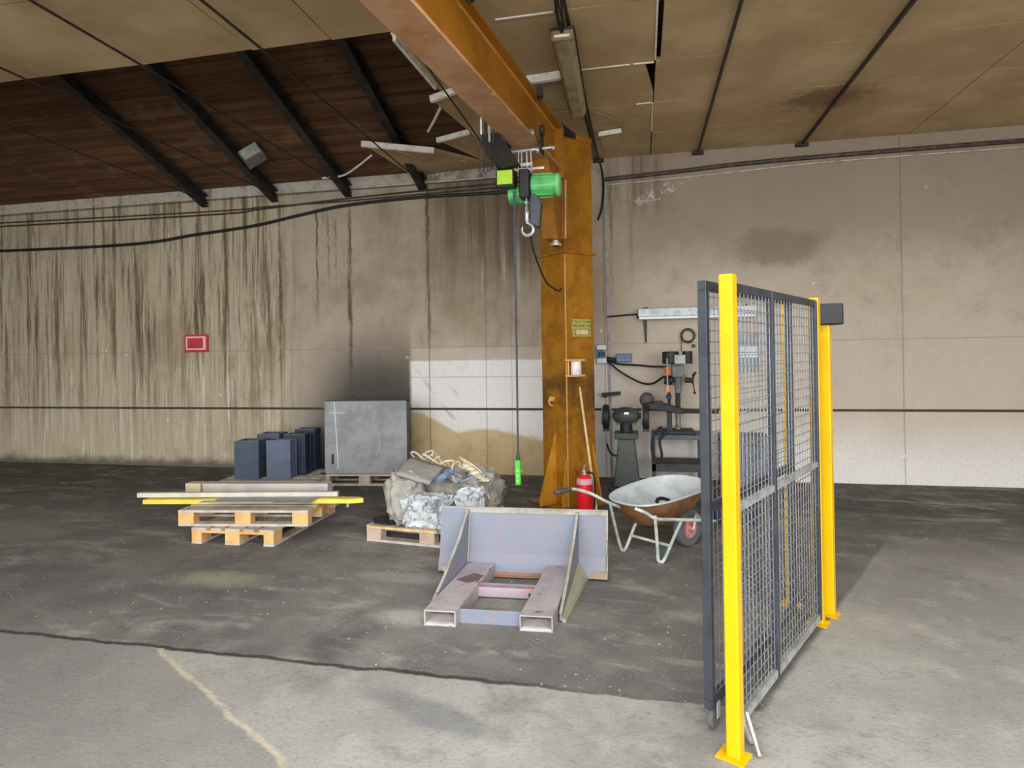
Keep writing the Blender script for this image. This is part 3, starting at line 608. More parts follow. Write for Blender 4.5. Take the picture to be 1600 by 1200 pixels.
pb = thing('gate_panel', 'dark mesh sliding gate panel behind the post with a small wheel at its foot', 'gate', (oB[0], oB[1], 0), 0)
panel(pb, oB, 1.30, .10, 1.955, .965, [], sz=.04)
wb = fp(oB, .06, .05)
for s in (-1, 1): MB().bar(wb + N * .022 * s + Vector((0, 0, .0)), wb + N * .022 * s + Vector((0, 0, .07)), .03, .005, up=N).build('wheel_fork', M_gal, pb)
MB().lathe([(.02, -.014), (.046, -.014), (.05, -.008), (.05, .008), (.046, .014), (.02, .014)], wb, N, 20).build('wheel', worn('grey_rubber', '#6d6c6a', '#555452', sc=9), pb, smooth=True)
# light strut leaning from the panel foot
recenter(tag(MB().bar(fp(oA, .02, .10, .02), fp(oA, -.0, .01, .07), .03, .012).bar(fp(oA, .03, .11, .035), fp(oA, -.07, .008, .12), .012, .012).build('floor_bracket', M_gal), 'pale metal bracket on the floor at the foot of the nearest yellow post', 'bracket'), fp(oA, 0, .0, .05))
oC = fp(oA, 1.43, 0)
post((oC.x - .012, oC.y - .002), 'second yellow post at the far end of the fixed mesh panel')
p3 = post((.935, 4.3), 'yellow post seen through the wire mesh behind the panel', 1.95)
p4 = post((1.13, 4.19), 'yellow post with a black box on top at the right border', 1.80)
bx = thing('motor_box', 'black box on top of the rightmost yellow post', 'box', (1.13, 4.19, 1.80), 0)
MB().box((-.07, -.06, 0), (.09, .07, .13)).build('housing', M_black, bx, world=False, bevel=.008)
MB().cyl((-.075, 0, .07), (-.07, 0, .07), .012).build('screw', M_zinc, bx, world=False)

# ---------------------------------------------------------------- things at the column
M_red = worn('extinguisher_red', '#f3222b', '#e81b26', sc=3, rough=.3, bump=.0, spec=.6)
ex = thing('fire_extinguisher', 'red fire extinguisher standing at the foot of the crane column', 'fire extinguisher', (-.565, 6.22, .0))
MB().lathe([(.07, 0), (.08, .02), (.08, .36), (.07, .4), (.045, .425), (.03, .44)], (0, 0, 0.0), n=28).build('cylinder', M_red, ex, world=False, smooth=True)
MB().lathe([(.082, .345), (.082, .375), (.071, .402)], (0, 0, 0), n=28).build('shoulder_band', worn('pink_label', '#efb4bd', '#e79aa6', sc=12), ex, world=False, smooth=True)
MB().lathe([(.03, .435), (.022, .45), (.022, .47)], (0, 0, 0), n=16).box((-.015, -.05, .47), (.015, .05, .485)).bar((0, -.05, .49), (0, .06, .52), .02, .008).build('valve_handle', M_zinc, ex, world=False)
MB().tube(curve_pts([(.02, 0, .46), (.09, -.02, .44), (.105, -.03, .3), (.095, -.03, .12)]), .01, 8).build('hose', M_black, ex, world=False)
recenter(tag(MB().lathe([(.013, 0), (.0135, .3), (.013, 1.33), (.01, 1.36)], (-.44, 6.2, .015), Vector((-.208, .47, 1.315)), 10).build('broomstick', worn('ash_wood', '#e2c897', '#cfb07c', sc=14), smooth=True), 'pale wooden stick leaning against the right face of the crane column', 'stick'), (-.44, 6.2, .015))

# ---------------------------------------------------------------- right hand workshop corner
M_mach = worn('machine_grey_green', '#474c47', '#3a3e3b', '#5b5f5a', sc=5, rough=.5); M_cast = worn('cast_dark', '#2b2d2e', '#212324', '#45423e', sc=7, rough=.55)
g = thing('bench_grinder', 'dark grey double wheel grinder on a tapered pedestal against the wall', 'grinder', (-.18, 7.62, 0))
MB().lathe([(.05, -.15), (.075, -.13), (.1, -.06), (.105, 0), (.1, .06), (.075, .13), (.05, .15)], (-.18, 7.62, .885), (1, 0, 0), 24).box((-.3, 7.58, .78), (-.06, 7.66, .86)).build('motor_housing', M_mach, g, smooth=True)
MB().box((-.2, 7.51, .91), (-.145, 7.535, .935)).build('nameplate', M_zinc, g)
for s, x0 in ((-1, -.42), (1, .05)):
    mb = MB().lathe([(.06, -.035), (.135, -.035), (.15, -.02), (.15, .03), (.13, .04), (.05, .04)], (x0, 7.62, .87), (1, 0, 0), 28)
    mb.box((x0 - .035, 7.56, .70), (x0 + .04, 7.6, .74)).build('wheel_guard', M_cast, g, smooth=True)
    MB().lathe([(.02, -.02), (.11, -.02), (.11, .015), (.02, .015)], (x0 - .028, 7.60, .885), (1, 0, 0), 28).build('grinding_wheel', worn('grinding_stone', '#7d868c', '#6a7278', sc=12), g, smooth=True)
MB().cyl((-.34, 7.62, .885), (0, 7.62, .885), .035).build('shaft', M_cast, g)
MB().cyl((-.18, 7.62, .68), (-.18, 7.62, .80), .075, 20).cyl((-.18, 7.535, .745), (-.18, 7.55, .745), .03).build('neck', M_cast, g, smooth=True)
MB().box((-.32, 7.48, .615), (-.04, 7.76, .69)).build('mount_plate', M_mach, g, bevel=.01)
p0, p1 = .1, .16
mb = MB(); mb.poly([(-.18 + a * r, 7.62 + b * r, z) for r, z in ((.155, .05), (.095, .615)) for a, b in ((-1, -1), (1, -1), (1, 1), (-1, 1))], ((0, 3, 2, 1), (4, 5, 6, 7), (0, 1, 5, 4), (1, 2, 6, 5), (2, 3, 7, 6), (3, 0, 4, 7)))
mb.build('pedestal', M_mach, g, bevel=.012)
MB().box((-.4, 7.44, 0), (.04, 7.8, .05)).build('foot', M_cast, g, bevel=.01)
recenter(tag(MB().bar((-.5, 8.18, 1.10), (-.26, 8.18, 1.12), .14, .04).box((-.48, 8.2, 1.06), (-.44, 8.3, 1.09)).build('tool_shelf', M_cast, bevel=.006), 'small black shelf block on the wall above the left grinding wheel', 'shelf'), (-.4, 8.2, 1.1))
recenter(tag(MB().tube(curve_pts([(-.45, 8.26, .45), (-.4, 8.1, .36), (-.3, 7.9, .35), (-.2, 7.74, .42)]), .012, 6).build('cable', M_cast), 'black cable looping from the wall to the grinder pedestal', 'cable'), (-.3, 7.9, .35))
# work table
tb = thing('work_table', 'narrow dark metal table carrying the bench drill, with lower shelf', 'table', (.42, 7.8, 0))
MB().box((.12, 7.62, .60), (.72, 8.1, .655)).build('tabletop', worn('slate_top', '#5f646c', '#4d5159', sc=6), tb, bevel=.004)
for x in (.14, .70):
    for y in (7.64, 8.08): MB().box((x - .02, y - .02, 0), (x + .02, y + .02, .6)).build('leg', M_mach, tb)
MB().box((.12, 7.62, .22), (.72, 8.1, .31)).build('lower_shelf', worn('shelf_dark', '#4a4844', '#3b3936', sc=6), tb)
recenter(tag(MB().tube(curve_pts([(.30, 7.6, .67), (.18, 7.58, .72), (.12, 7.57, .6), (.13, 7.57, .4), (.19, 7.57, .34), (.23, 7.57, .42), (.21, 7.57, .6), (.3, 7.6, .69)]), .016, 8).build('drive_belt', M_cast), 'black looped strap hanging over the left end of the work table', 'strap'), (.18, 7.58, .66))
# bench drill
dr = thing('bench_drill', 'old bench drill with orange guard and grey head, standing on the work table', 'drill press', (.45, 7.8, .655))
MB().box((.26, 7.66, .655), (.62, 8.0, .70)).build('base', M_cast, dr, bevel=.01)
MB().cyl((.44, 7.86, .70), (.44, 7.86, 1.62), .032, 18).build('column', worn('oily_steel', '#8d8d88', '#4a4845', sc=11, metal=.4), dr, smooth=True)
MB().box((.37, 7.8, 1.24), (.51, 7.93, 1.5)).cyl((.44, 7.76, 1.14), (.44, 7.76, 1.42), .04).prism([(.37, 7.68, 1.34), (.51, 7.68, 1.34), (.51, 7.68, 1.48), (.37, 7.68, 1.48)], (0, .14, 0)).build('head', worn('drill_grey', '#757976', '#60645f', sc=8), dr, bevel=.01)
MB().cyl((.44, 7.74, 1.0), (.44, 7.74, 1.15), .024).cyl((.44, 7.74, .95), (.44, 7.74, 1.02), .016).build('chuck', M_cast, dr, smooth=True)
MB().lathe([(.09, 0), (.1, .01), (.1, .14), (.09, .15)], (.36, 7.84, 1.5), (0, 0, 1), 20).lathe([(.06, 0), (.06, .15)], (.56, 7.84, 1.5), (0, 0, 1), 20).build('pulley_cover', M_cast, dr, smooth=True)
MB().box((.40, 7.72, 1.50), (.53, 7.9, 1.61)).build('pulley_band', worn('pale_grey', '#b9bab6', '#8c8d89', sc=10), dr, bevel=.01)
mb = MB().cyl((.52, 7.78, 1.3), (.62, 7.76, 1.3), .03)
for k in range(3):
    a = k * 2.1 + .4; mb.cyl((.61, 7.76, 1.3), (.63, 7.76 + math.cos(a) * .15, 1.3 + math.sin(a) * .15), .007, 8).lathe([(.015, -.015), (.018, 0), (.015, .015)], (.63, 7.76 + math.cos(a) * .15, 1.3 + math.sin(a) * .15), (0, 0, 1), 10)
mb.build('feed_handle', M_cast, dr, smooth=True)
M_or = worn('orange_plastic', '#d9803e', '#c87035', sc=8)
MB().cyl((.315, 7.72, 1.37), (.315, 7.72, 1.46), .036).build('orange_guard', M_or, dr, smooth=True)
MB().cyl((.315, 7.72, 1.16), (.315, 7.72, 1.24), .034).build('orange_bottle', worn('pale_orange', '#d9a581', '#c9916c', sc=8), dr, smooth=True)
MB().cyl((.315, 7.72, 1.24), (.315, 7.72, 1.57), .009, 8).build('guide_rod', M_zinc, dr, smooth=True)
MB().box((.3, 7.70, 1.08), (.36, 7.86, 1.12)).cyl((.335, 7.8, 1.0), (.335, 7.8, 1.3), .018).lathe([(.05, 0), (.06, .06), (.05, .12)], (.28, 7.84, 1.3), (1, 0, 0), 16).build('motor', M_cast, dr, smooth=True)
# vice and arm
vc = thing('bench_vice', 'dark bulky vice with a round grey jaw left of the drill column', 'vice', (.15, 7.75, .9))
MB().blob((.07, 7.86, 1.06), (.09, .09, .09), .12, 2, 3, 3).build('jaw_cover', worn('vice_grey', '#5a5753', '#474542', sc=9), vc, smooth=True)
MB().prism([(.0, 7.66, .97), (.28, 7.66, .93), (.5, 7.66, .90), (.5, 7.66, .96), (.3, 7.66, 1.02), (.05, 7.66, 1.03)], (0, .14, 0)).build('body', M_cast, vc, bevel=.01)
MB().box((.3, 7.68, .655), (.36, 7.76, .92)).build('support', M_cast, vc)
MB().cyl((.5, 7.74, .92), (.9, 7.74, .915), .016).build('spindle', M_cast, vc)
MB().box((.14, 7.67, .98), (.26, 7.79, 1.05)).build('clamp', M_cast, vc, bevel=.01)
tl = thing('tool_box', 'flat dark tool case lying on the work table beside the drill base', 'tool case', (.3, 7.65, .655))
MB().prism([(.17, 7.625, .657), (.24, 7.625, .657), (.25, 7.625, .74), (.2, 7.625, .73)], (0, .2, 0)).build('case', M_cast, tl, bevel=.006)
# wall lamp, bars, coil, boxes
sl = thing('wall_lamp', 'long pale metal strip lamp mounted on the wall over the bench drill', 'lamp', (.7, 8.2, 2.12))
MB().box((-.02, 8.12, 2.10), (1.42, 8.3, 2.205)).build('reflector', worn('galva_lamp', '#a7acad', '#8e9496', sc=9, rough=.4, metal=.3), sl, bevel=.005)
MB().box((-.01, 8.11, 2.065), (1.41, 8.28, 2.10)).build('white_tube', worn('white_tube', '#f4f4ee', '#e6e6e0', sc=9, rough=.3), sl, bevel=.01)
for x in (.08, .75, 1.3): MB().bar((x, 8.2, 2.2), (x, 8.2, 2.225), .05, .03, up=(0, 1, 0)).build('screw_lug', M_cast, sl)
recenter(tag(MB().prism([(.045, 8.27, 2.06), (.09, 8.27, 2.06), (.085, 8.27, 1.77), (.065, 8.27, 1.77)], (0, .02, 0)).build('file_tool', M_cast), 'dark narrow bar hanging from the left end of the wall strip lamp', 'bar'), (.07, 8.28, 2.0))
recenter(tag(MB().tube([(-.42, 8.27, 2.12), (-.1, 8.27, 2.14), (-.03, 8.26, 2.14), (-.025, 8.25, 2.09)], .012, 6).build('lamp_lead', M_cast), 'dark lead running along the wall into the left end of the strip lamp', 'cable'), (-.2, 8.27, 2.13))
cl = thing('cable_coil', 'coil of brown cable hung on the wall under the strip lamp', 'cable', (.6, 8.25, 1.84))
for k in range(3): MB().tube([Vector((.6, 8.27 - k * .015, 1.85)) + Vector((math.cos(a) * (.083 - .006 * (k % 2)), 0, math.sin(a) * (.088 - .005 * k))) for a in [i * math.pi / 12 for i in range(24)]], .011, 6, closed=True).build('winding', M_cb, cl, smooth=True)
MB().tube([(.52, 8.26, 1.83), (.515, 8.26, 1.65)], .005, 5).box((.65, 8.24, 1.7), (.69, 8.28, 1.74)).build('plug', M_cb, cl)
bk = thing('switch_box', 'white breaker box with a blue green window on the wall beside the column', 'breaker box', (-.48, 8.25, 1.62))
MB().box((-.56, 8.2, 1.51), (-.435, 8.3, 1.75)).build('box_body', worn('box_white', '#e4efe9', '#d5e2dc', sc=5, rough=.4), bk, bevel=.008)
MB().box((-.555, 8.192, 1.575), (-.44, 8.2, 1.69)).build('window', worn('teal_window', '#2e6678', '#4d8090', sc=14, rough=.2), bk)
for k in range(3): MB().box((-.53 + k * .03, 8.186, 1.6), (-.512 + k * .03, 8.192, 1.66)).build('breaker', M_cast, bk)
sk = thing('socket_box', 'blue grey socket box on the wall right of the white breaker box', 'socket', (-.2, 8.25, 1.57))
MB().box((-.31, 8.22, 1.52), (-.11, 8.3, 1.63)).build('box_body', worn('blue_grey', '#5f6e8c', '#54627e', sc=6, rough=.4), sk, bevel=.008)
MB().cyl((-.44, 8.24, 1.57), (-.31, 8.22, 1.55), .028).build('plug', M_cast, sk, smooth=True)
MB().box((-.3, 8.212, 1.535), (-.13, 8.22, 1.56)).build('socket_strip', worn('blue_light', '#8a98b4', '#7e8ca8'), sk)
wallcable('machine_cable', [(-.42, 8.24, 1.57), (-.3, 8.23, 1.5), (-.05, 8.24, 1.48), (.15, 8.2, 1.46), (.32, 7.95, 1.46)], .013, 'upper dark cable from the wall plug straight to the bench drill')
wallcable('machine_cable', [(-.42, 8.22, 1.54), (-.3, 8.18, 1.43), (-.15, 8.15, 1.33), (.02, 8.1, 1.25), (.15, 8.05, 1.25), (.28, 7.95, 1.34)], .013, 'lower dark cable sagging from the wall plug to the bench drill')
recenter(tag(MB().tube(curve_pts([(.52, 7.78, 1.36), (.57, 7.78, 1.3), (.62, 7.78, 1.24), (.63, 7.78, 1.16)]), .006, 5).build('chuck_lead', M_cb), 'thin brown lead dangling right of the drill head', 'cable'), (.6, 7.78, 1.26))
nb = thing('notice_board', 'pale grey box with a white notice on the wall behind the mesh', 'notice box', (1.3, 8.28, 1.65))
MB().box((1.05, 8.22, 1.40), (1.45, 8.3, 1.85)).build('box_body', worn('box_grey', '#8f979a', '#7d8588', sc=5), nb, bevel=.006)
MB().box((1.22, 8.212, 1.56), (1.43, 8.22, 1.7)).build('notice', worn('paper', '#e6eaea', '#d5d9d9', sc=9), nb)
recenter(tag(MB().box((.95, 7.9, 0), (1.5, 8.25, .62)).box((.95, 7.88, .5), (1.5, 8.25, .56)).build('tool_cabinet', worn('cabinet_grey', '#70757a', '#5c6166', sc=6), bevel=.01), 'low grey metal cabinet against the wall behind the mesh fence', 'cabinet'), (1.2, 8.1, 0))
MB_ = thing('handheld_grinder', 'dark blue power tool case on the floor behind the wheelbarrow', 'tool case', (.85, 6.3, 0))
MB().box((.66, 6.2, 0), (1.05, 6.5, .2)).build('case', worn('dark_blue', '#1f2a48', '#1a2238', sc=6), MB_, bevel=.02)
MB().tube(curve_pts([(.78, 6.35, .2), (.8, 6.35, .26), (.92, 6.35, .26), (.94, 6.35, .2)]), .012, 8).build('case_handle', M_cast, MB_)

# ---------------------------------------------------------------- fork bucket
M_bk = worn('weathered_blue_steel', '#7f8796', '#8c8590', '#978a85', sc=5, rough=.55, lo=.4, hi=.65, lo3=.56, hi3=.7, metal=.0, spec=.5)
M_bf = worn('weathered_grey_steel', '#b5aeac', '#a59ca0', '#7a625e', sc=4, rough=.6, lo3=.6, hi3=.66)
M_bx = worn('bright_edge', '#aba79d', '#978f7e', '#94785f', sc=5, rough=.6)
M_rust = worn('rust_orange', '#a57c62', '#8f654e', '#9a9692', sc=5, rough=.7)
M_pink = worn('reddish_steel', '#b5a5ae', '#c4938f', '#a39daa', sc=5, rough=.6)
bk = thing('loader_attachment', 'weathered blue grey steel scraper with two fork pockets lying on the floor', 'loader attachment', (-.93, 3.62, 0), math.radians(2.5))
bk.rotation_euler[2] = math.radians(2.5)
def B(name, mb, mat, bev=.003, lab=None):
    for v in mb.bm.verts: v.co.x += .083 * v.co.y        # the frame is racked out of square
    return mb.build(name, mat, bk, world=False, bevel=bev, label=lab)
for s, x0 in ((-1, -.39), (1, .2)):
    # hollow fork pocket, open to the front
    t_ = .009; wd, ht, L = .2, .095, .96
    mb = MB().box((x0, 0, 0), (x0 + wd, L, t_)).box((x0, 0, ht - t_), (x0 + wd, L, ht)).box((x0, 0, t_), (x0 + t_, L, ht - t_)).box((x0 + wd - t_, 0, t_), (x0 + wd, L, ht - t_))
    f_ = B('fork_pocket', mb, M_bf)
    MB().box((x0 + t_, .004, t_), (x0 + wd - t_, .16, t_ + .003)).build('bright_floor', worn('bare_floor', '#efe7df', '#d9cdc3', sc=9), f_, world=False, label='pale bare metal inside the pocket mouth')
    MB().box((x0 + t_, .35, t_), (x0 + wd - t_, .36, ht - t_)).build('inner_stop', M_cast, f_, world=False)
B('cross_plate', MB().box((-.19, .06, .0), (.2, .072, .088)), M_bk)
B('cross_plate', MB().box((-.19, .46, .01), (.2, .472, .085)).box((-.19, .46, .073), (.2, .52, .085)), M_pink, lab='reddish middle cross plate')
B('base_lip', MB().box((-.19, .84, .01), (.2, .96, .02)).prism([(-.19, .84, .01), (.2, .84, .01), (.2, .955, .075), (-.19, .955, .075)], (0, .008, .003)), M_rust, lab='rust orange lip below the blade')
# blade: slightly leaning, wings curled forward
def bl(x, z):  # blade surface
    lean = .06 * (z / .48) ** 1.2; curl = 0 if z > .16 else (.16 - z) * .28
    return Vector((x, .90 + lean - curl * (1 if abs(x) > .41 else .55), z))
xs = [-.62, -.55, -.43, -.4, -.2, 0, .2, .4, .43, .54, .64]; zs = [.03, .07, .11, .16, .22, .3, .38, .45, .485]
mb = MB(); vs = []; nx, nz = len(xs), len(zs)
for off in (0, .012):
    for z in zs:
        for x in xs:
            zz2 = z
            vs.append(bl(x, zz2) + Vector((0, off, 0)))
F = []
for k in range(nz - 1):
    for i in range(nx - 1):
        a = k * nx + i; o_ = nx * nz
        F += [(a, a + 1, a + nx + 1, a + nx), (o_ + a, o_ + a + nx, o_ + a + nx + 1, o_ + a + 1)]
def rim(lst):
    for a, b in zip(lst, lst[1:]): F.append((a, nx * nz + a, nx * nz + b, b))
rim(list(range(nx))); rim([(nz - 1) * nx + i for i in range(nx)][::-1]); rim([k * nx for k in range(nz)][::-1]); rim([k * nx + nx - 1 for k in range(nz)])
B('blade', mb.poly(vs, F), M_bk, 0)
B('blade_top_edge', MB().bar(bl(-.62, .485) + Vector((0, .006, 0)), bl(.64, .485) + Vector((0, .006, 0)), .02, .012), M_bx, lab='pale worn top edge')
B('blade_top_band', MB().prism([bl(-.43, .452) - Vector((0, .006, 0)), bl(.64, .452) - Vector((0, .006, 0)), bl(.64, .48) - Vector((0, .006, 0)), bl(-.43, .48) - Vector((0, .006, 0))], (0, .006, 0)), M_bx, 0, 'scuffed pale band')
B('blade_side_edge', MB().prism([bl(.628, z) - Vector((0, .008, 0)) for z in zs] + [bl(.642, z) - Vector((0, .008, 0)) for z in zs[::-1]], (0, .02, 0)), M_bx, 0)
B('wing_lip', MB().prism([(.43, .875, .015), (.64, .85, .02), (.642, .86, .07), (.56, .875, .062), (.43, .89, .09)], (0, .012, 0)), worn('ochre_edge', '#a39b7e', '#a08670', '#868c90', sc=6), 0, 'yellowish lower lip of the right wing')
B('wing_lip', MB().prism([(-.56, .85, .015), (-.43, .875, .015), (-.43, .89, .075), (-.6, .86, .065)], (0, .012, 0)), M_bx, 0)
for s, x0 in ((-1, -.41), (1, .415)):
    q = [(x0, .15, .01), (x0, .86, .01), (x0, .885, .1), (x0, .93, .3), (x0, .958, .47), (x0, .93, .47), (x0, .71, .31), (x0, .42, .16), (x0, .15, .06)]
    B('side_gusset', MB().prism(q, (.014, 0, 0)), M_bk, 0)
    B('gusset_edge', MB().prism([(x0 - .002, .925, .476), (x0 - .002, .945, .476), (x0 - .002, .72, .308), (x0 - .002, .42, .158), (x0 - .002, .15, .055), (x0 - .002, .14, .06), (x0 - .002, .415, .167), (x0 - .002, .71, .318)], (.018, 0, 0)), M_bx, 0, 'pale cut edge')
    B('corner_weld', MB().bar((x0 + (.016 if s < 0 else -.004), .885, .1), (x0 + (.016 if s < 0 else -.004), .955, .46), .012, .012), M_bx, 0)
B('skid', MB().prism([(.43, .15, .0), (.455, .15, .0), (.50, .87, .0), (.43, .87, .0)], (0, 0, .02)).prism([(.43, .15, .02), (.436, .15, .02), (.50, .86, .02), (.43, .86, .12)], (0, .01, .01)), worn('skid', '#a5a288', '#98937e', '#858c90', sc=6), 0, 'yellowish outer skid')
B('dirt_patch', MB().prism([(-.36, .52, .0955), (-.27, .47, .0955), (-.2, .52, .0955), (-.2, .62, .0955), (-.28, .66, .0955)], (0, 0, .002)), worn('dark_dirt', '#6e5a58', '#7d6a68', sc=12), 0)
#PART4
# ---------------------------------------------------------------- wheelbarrow
M_tubi = worn('zinc_tray', '#d3dadb', '#bfc8ca', '#a9aca9', sc=5, rough=.4, metal=.1); M_tubr = worn('rusty_tray', '#9c6c48', '#80593f', '#b08a58', sc=7, rough=.65)
M_fr = worn('pale_green_frame', '#d3d8cf', '#a3b5a9', '#e3e5e0', sc=7, rough=.5); M_grip = worn('grip_grey', '#5c5a58', '#474544', sc=9)
wbo = thing('wheelbarrow', 'old metal wheelbarrow with rusty outside and red wheel, on the floor behind the scraper', 'wheelbarrow', (0, 5.2, 0))
F2 = Vector((.67, .742, 0)); L2 = Vector((-.742, .67, 0)); TC = Vector((.12, 5.41, 0))
def tp(a, b, z): return TC + F2 * a + L2 * b + Vector((0, 0, z))
def ring(ha0, ha1, hb0, hb1, z0, z1, n=36, p=2.8):
    out = []
    for k in range(n):
        t = 2 * math.pi * k / n; c, s = math.cos(t), math.sin(t)
        a = math.copysign(abs(c) ** (2 / p), c); b = math.copysign(abs(s) ** (2 / p), s)
        f = (a + 1) / 2
        out.append(tp((ha1 if a > 0 else ha0) * abs(a) * (1 if a > 0 else -1), b * (hb0 + (hb1 - hb0) * f), z0 + (z1 - z0) * f))
    return out
def shell(rings, mb, flip=False):
    vs = [v for r in rings for v in r]; n = len(rings[0]); fs = []
    for i in range(len(rings) - 1):
        for k in range(n): fs.append((i * n + k, i * n + (k + 1) % n, (i + 1) * n + (k + 1) % n, (i + 1) * n + k))
    fs.append(tuple(range((len(rings) - 1) * n, len(rings) * n))); return mb.poly(vs, fs)
prof = [(.43, .50, .28, .33, .43, .515), (.39, .45, .255, .30, .375, .45), (.32, .35, .2, .235, .30, .35), (.25, .22, .15, .17, .235, .26), (.2, .13, .11, .12, .222, .235)]
shell([ring(*q) for q in prof], MB()).build('tray_outside', M_tubr, wbo, smooth=True, label='rusty brown tray outside')
shell([ring(q[0] - .004, q[1] - .004, q[2] - .004, q[3] - .004, q[4] + .004, q[5] + .004) for q in prof], MB()).build('tray_inside', M_tubi, wbo, smooth=True, label='pale zinc tray inside')
MB().tube(ring(.43, .50, .28, .33, .432, .517), .009, 6, closed=True).build('rim', M_tubi, wbo, smooth=True)
# frame: rails
mid = Vector((-.03, 5.10, 0))
lf, rf = Vector((-.18, 5.22, 0)), Vector((.12, 4.98, 0)); R_ = .013
def z_(v, z): return Vector((v.x, v.y, z))
MB().tube(curve_pts([(-.64, 4.88, .56), (-.55, 4.95, .565), (-.42, 5.03, .52), (-.27, 5.10, .43), (-.15, 5.2, .37), (.05, 5.42, .29), (.26, 5.64, .2)]), R_, 8).build('frame_rail', M_fr, wbo, smooth=True)
MB().tube([(-.68, 4.85, .553), (-.56, 4.945, .565)], .019, 10).build('handle_grip', M_grip, wbo, smooth=True)
MB().tube(curve_pts([(-.06, 4.86, .45), (.02, 4.86, .42), (.1, 4.89, .37), (.25, 5.02, .335), (.46, 5.2, .29), (.58, 5.34, .25), (.5, 5.55, .2)]), R_, 8).build('frame_rail', M_fr, wbo, smooth=True)
for b in (Vector((-.26, 5.105, .42)),):
    MB().tube(curve_pts([b, b * .5 + Vector((-.19, 5.2, .03)) * .5, (-.185, 5.215, .035), (-.165, 5.225, .012), (-.14, 5.225, .035), (-.07, 5.28, .2), (-.02, 5.33, .3), (-.18, 5.3, .36)], 6), R_, 8).build('leg', M_fr, wbo, smooth=True)
MB().tube(curve_pts([(.09, 4.885, .39), (.105, 4.95, .15), (.11, 4.965, .035), (.13, 4.98, .012), (.16, 4.985, .035), (.24, 5.04, .2), (.3, 5.09, .32)], 6), R_, 8).build('leg', M_fr, wbo, smooth=True)
MB().tube([(-.105, 5.25, .13), (.205, 5.01, .13)], R_ * .9, 8).build('cross_brace', M_fr, wbo, smooth=True)
wc = Vector((.37, 5.47, .155)); ax = -L2
MB().lathe([(.09, -.03), (.12, -.04), (.15, -.03), (.157, 0), (.15, .03), (.12, .04), (.09, .03)], wc, ax, 32).build('tyre', worn('grey_tyre', '#6f7376', '#5a5e61', sc=9), wbo, smooth=True)
MB().lathe([(.1, .0), (.1, .028), (.06, .034), (.055, .03), (.03, .032), (.028, .05), (.01, .05)], wc, ax, 24).lathe([(.1, 0), (.1, -.028), (.02, -.035)], wc, ax, 24).build('wheel_rim', worn('red_rim', '#c8525a', '#d8a0a2', '#b5383f', sc=9, rough=.5), wbo, smooth=True, label='red faded wheel rim')
MB().tube([wc + ax * .06, wc + ax * .065 + Vector((.02, 0, .12)), (.47, 5.2, .29)], .011, 8).tube([wc - ax * .06, wc - ax * .06 + Vector((.0, 0, .1)), (.22, 5.6, .23)], .011, 8).cyl(wc - ax * .07, wc + ax * .07, .012).build('wheel_fork', M_fr, wbo, smooth=True)
mb = MB().tube([tp(.1 + math.cos(a) * .08, -.0 + math.sin(a) * .06, .35 + .03 * math.sin(a)) for a in [k * .5 for k in range(11)]], .016, 6).blob(tp(.02, -.02, .31), (.13, .06, .03), .3, 3, 2, 5)
recenter(tag(mb.build('scrap_tool', M_cast, smooth=True), 'dark bent piece of scrap lying in the wheelbarrow tray', 'scrap'), tp(-.05, -.1, .25))

# ---------------------------------------------------------------- pallets
M_wd = worn('pallet_wood_grey', '#c9bfb0', '#b5aa9a', '#d9c7a8', sc=6, rough=.85); M_wf = worn('pallet_wood_fresh', '#e8b878', '#dca566', '#cfa878', sc=6, rough=.8); M_wp = worn('pallet_wood_pink', '#cdb5a4', '#c0a592', '#bfae9c', sc=6, rough=.85)
def pallet(label, loc, rz, fresh, grp='wooden pallets', L=1.2, Wd=.8, blockmat=None):
    """origin at the front left corner; L along x (boards run along x), Wd along y"""
    t = thing('pallet', label, 'pallet', loc, rz, grp)
    bm_ = blockmat or (M_wf if fresh else M_wp); top = M_wd
    ys = [(0, .1), (Wd / 2 - .0725, Wd / 2 + .0725), (Wd - .1, Wd)]
    for i, (a, b) in enumerate(ys):
        MB().box((0, a, 0), (L, b, .022)).build('bottom_board', top, t, world=False, bevel=.002)
        for x in (0, L / 2 - .0725, L - .145): MB().box((x, a + .002, .022), (x + .145, b - .002, .1)).build('block', bm_, t, world=False, bevel=.003)
    for x in (0, L / 2 - .0725, L - .145): MB().box((x, .001, .1), (x + .145, Wd - .001, .122)).build('stringer', bm_, t, world=False, bevel=.002)
    for a, b in ((0, .145), (.19, .29), (.3275, .4725), (.51, .61), (Wd - .145, Wd)): MB().box((.001, a, .122), (L - .001, b, .144)).build('deck_board', top, t, world=False, bevel=.002)
    return t
# lower pallet turned so its short side faces the camera
pallet('fresh wooden pallet lying on the floor at the bottom of the stack at far left', (-3.15, 4.87, 0), math.radians(92), True)
pallet('weathered pallet lying crosswise on the lower pallet, carrying sheets and bars', (-4.1, 4.86, .144), math.radians(8), True)
pallet('pallet on the floor under the five blue grey steel stubs', (-5.1, 6.73, 0), math.radians(8), False)
pallet('pallet on the floor under the upright grey steel panel', (-4.06, 7.28, 0), math.radians(7), False)
pallet('pallet on the floor under the heap of sacks and plastic', (-2.42, 5.17, 0), math.radians(-8), False)
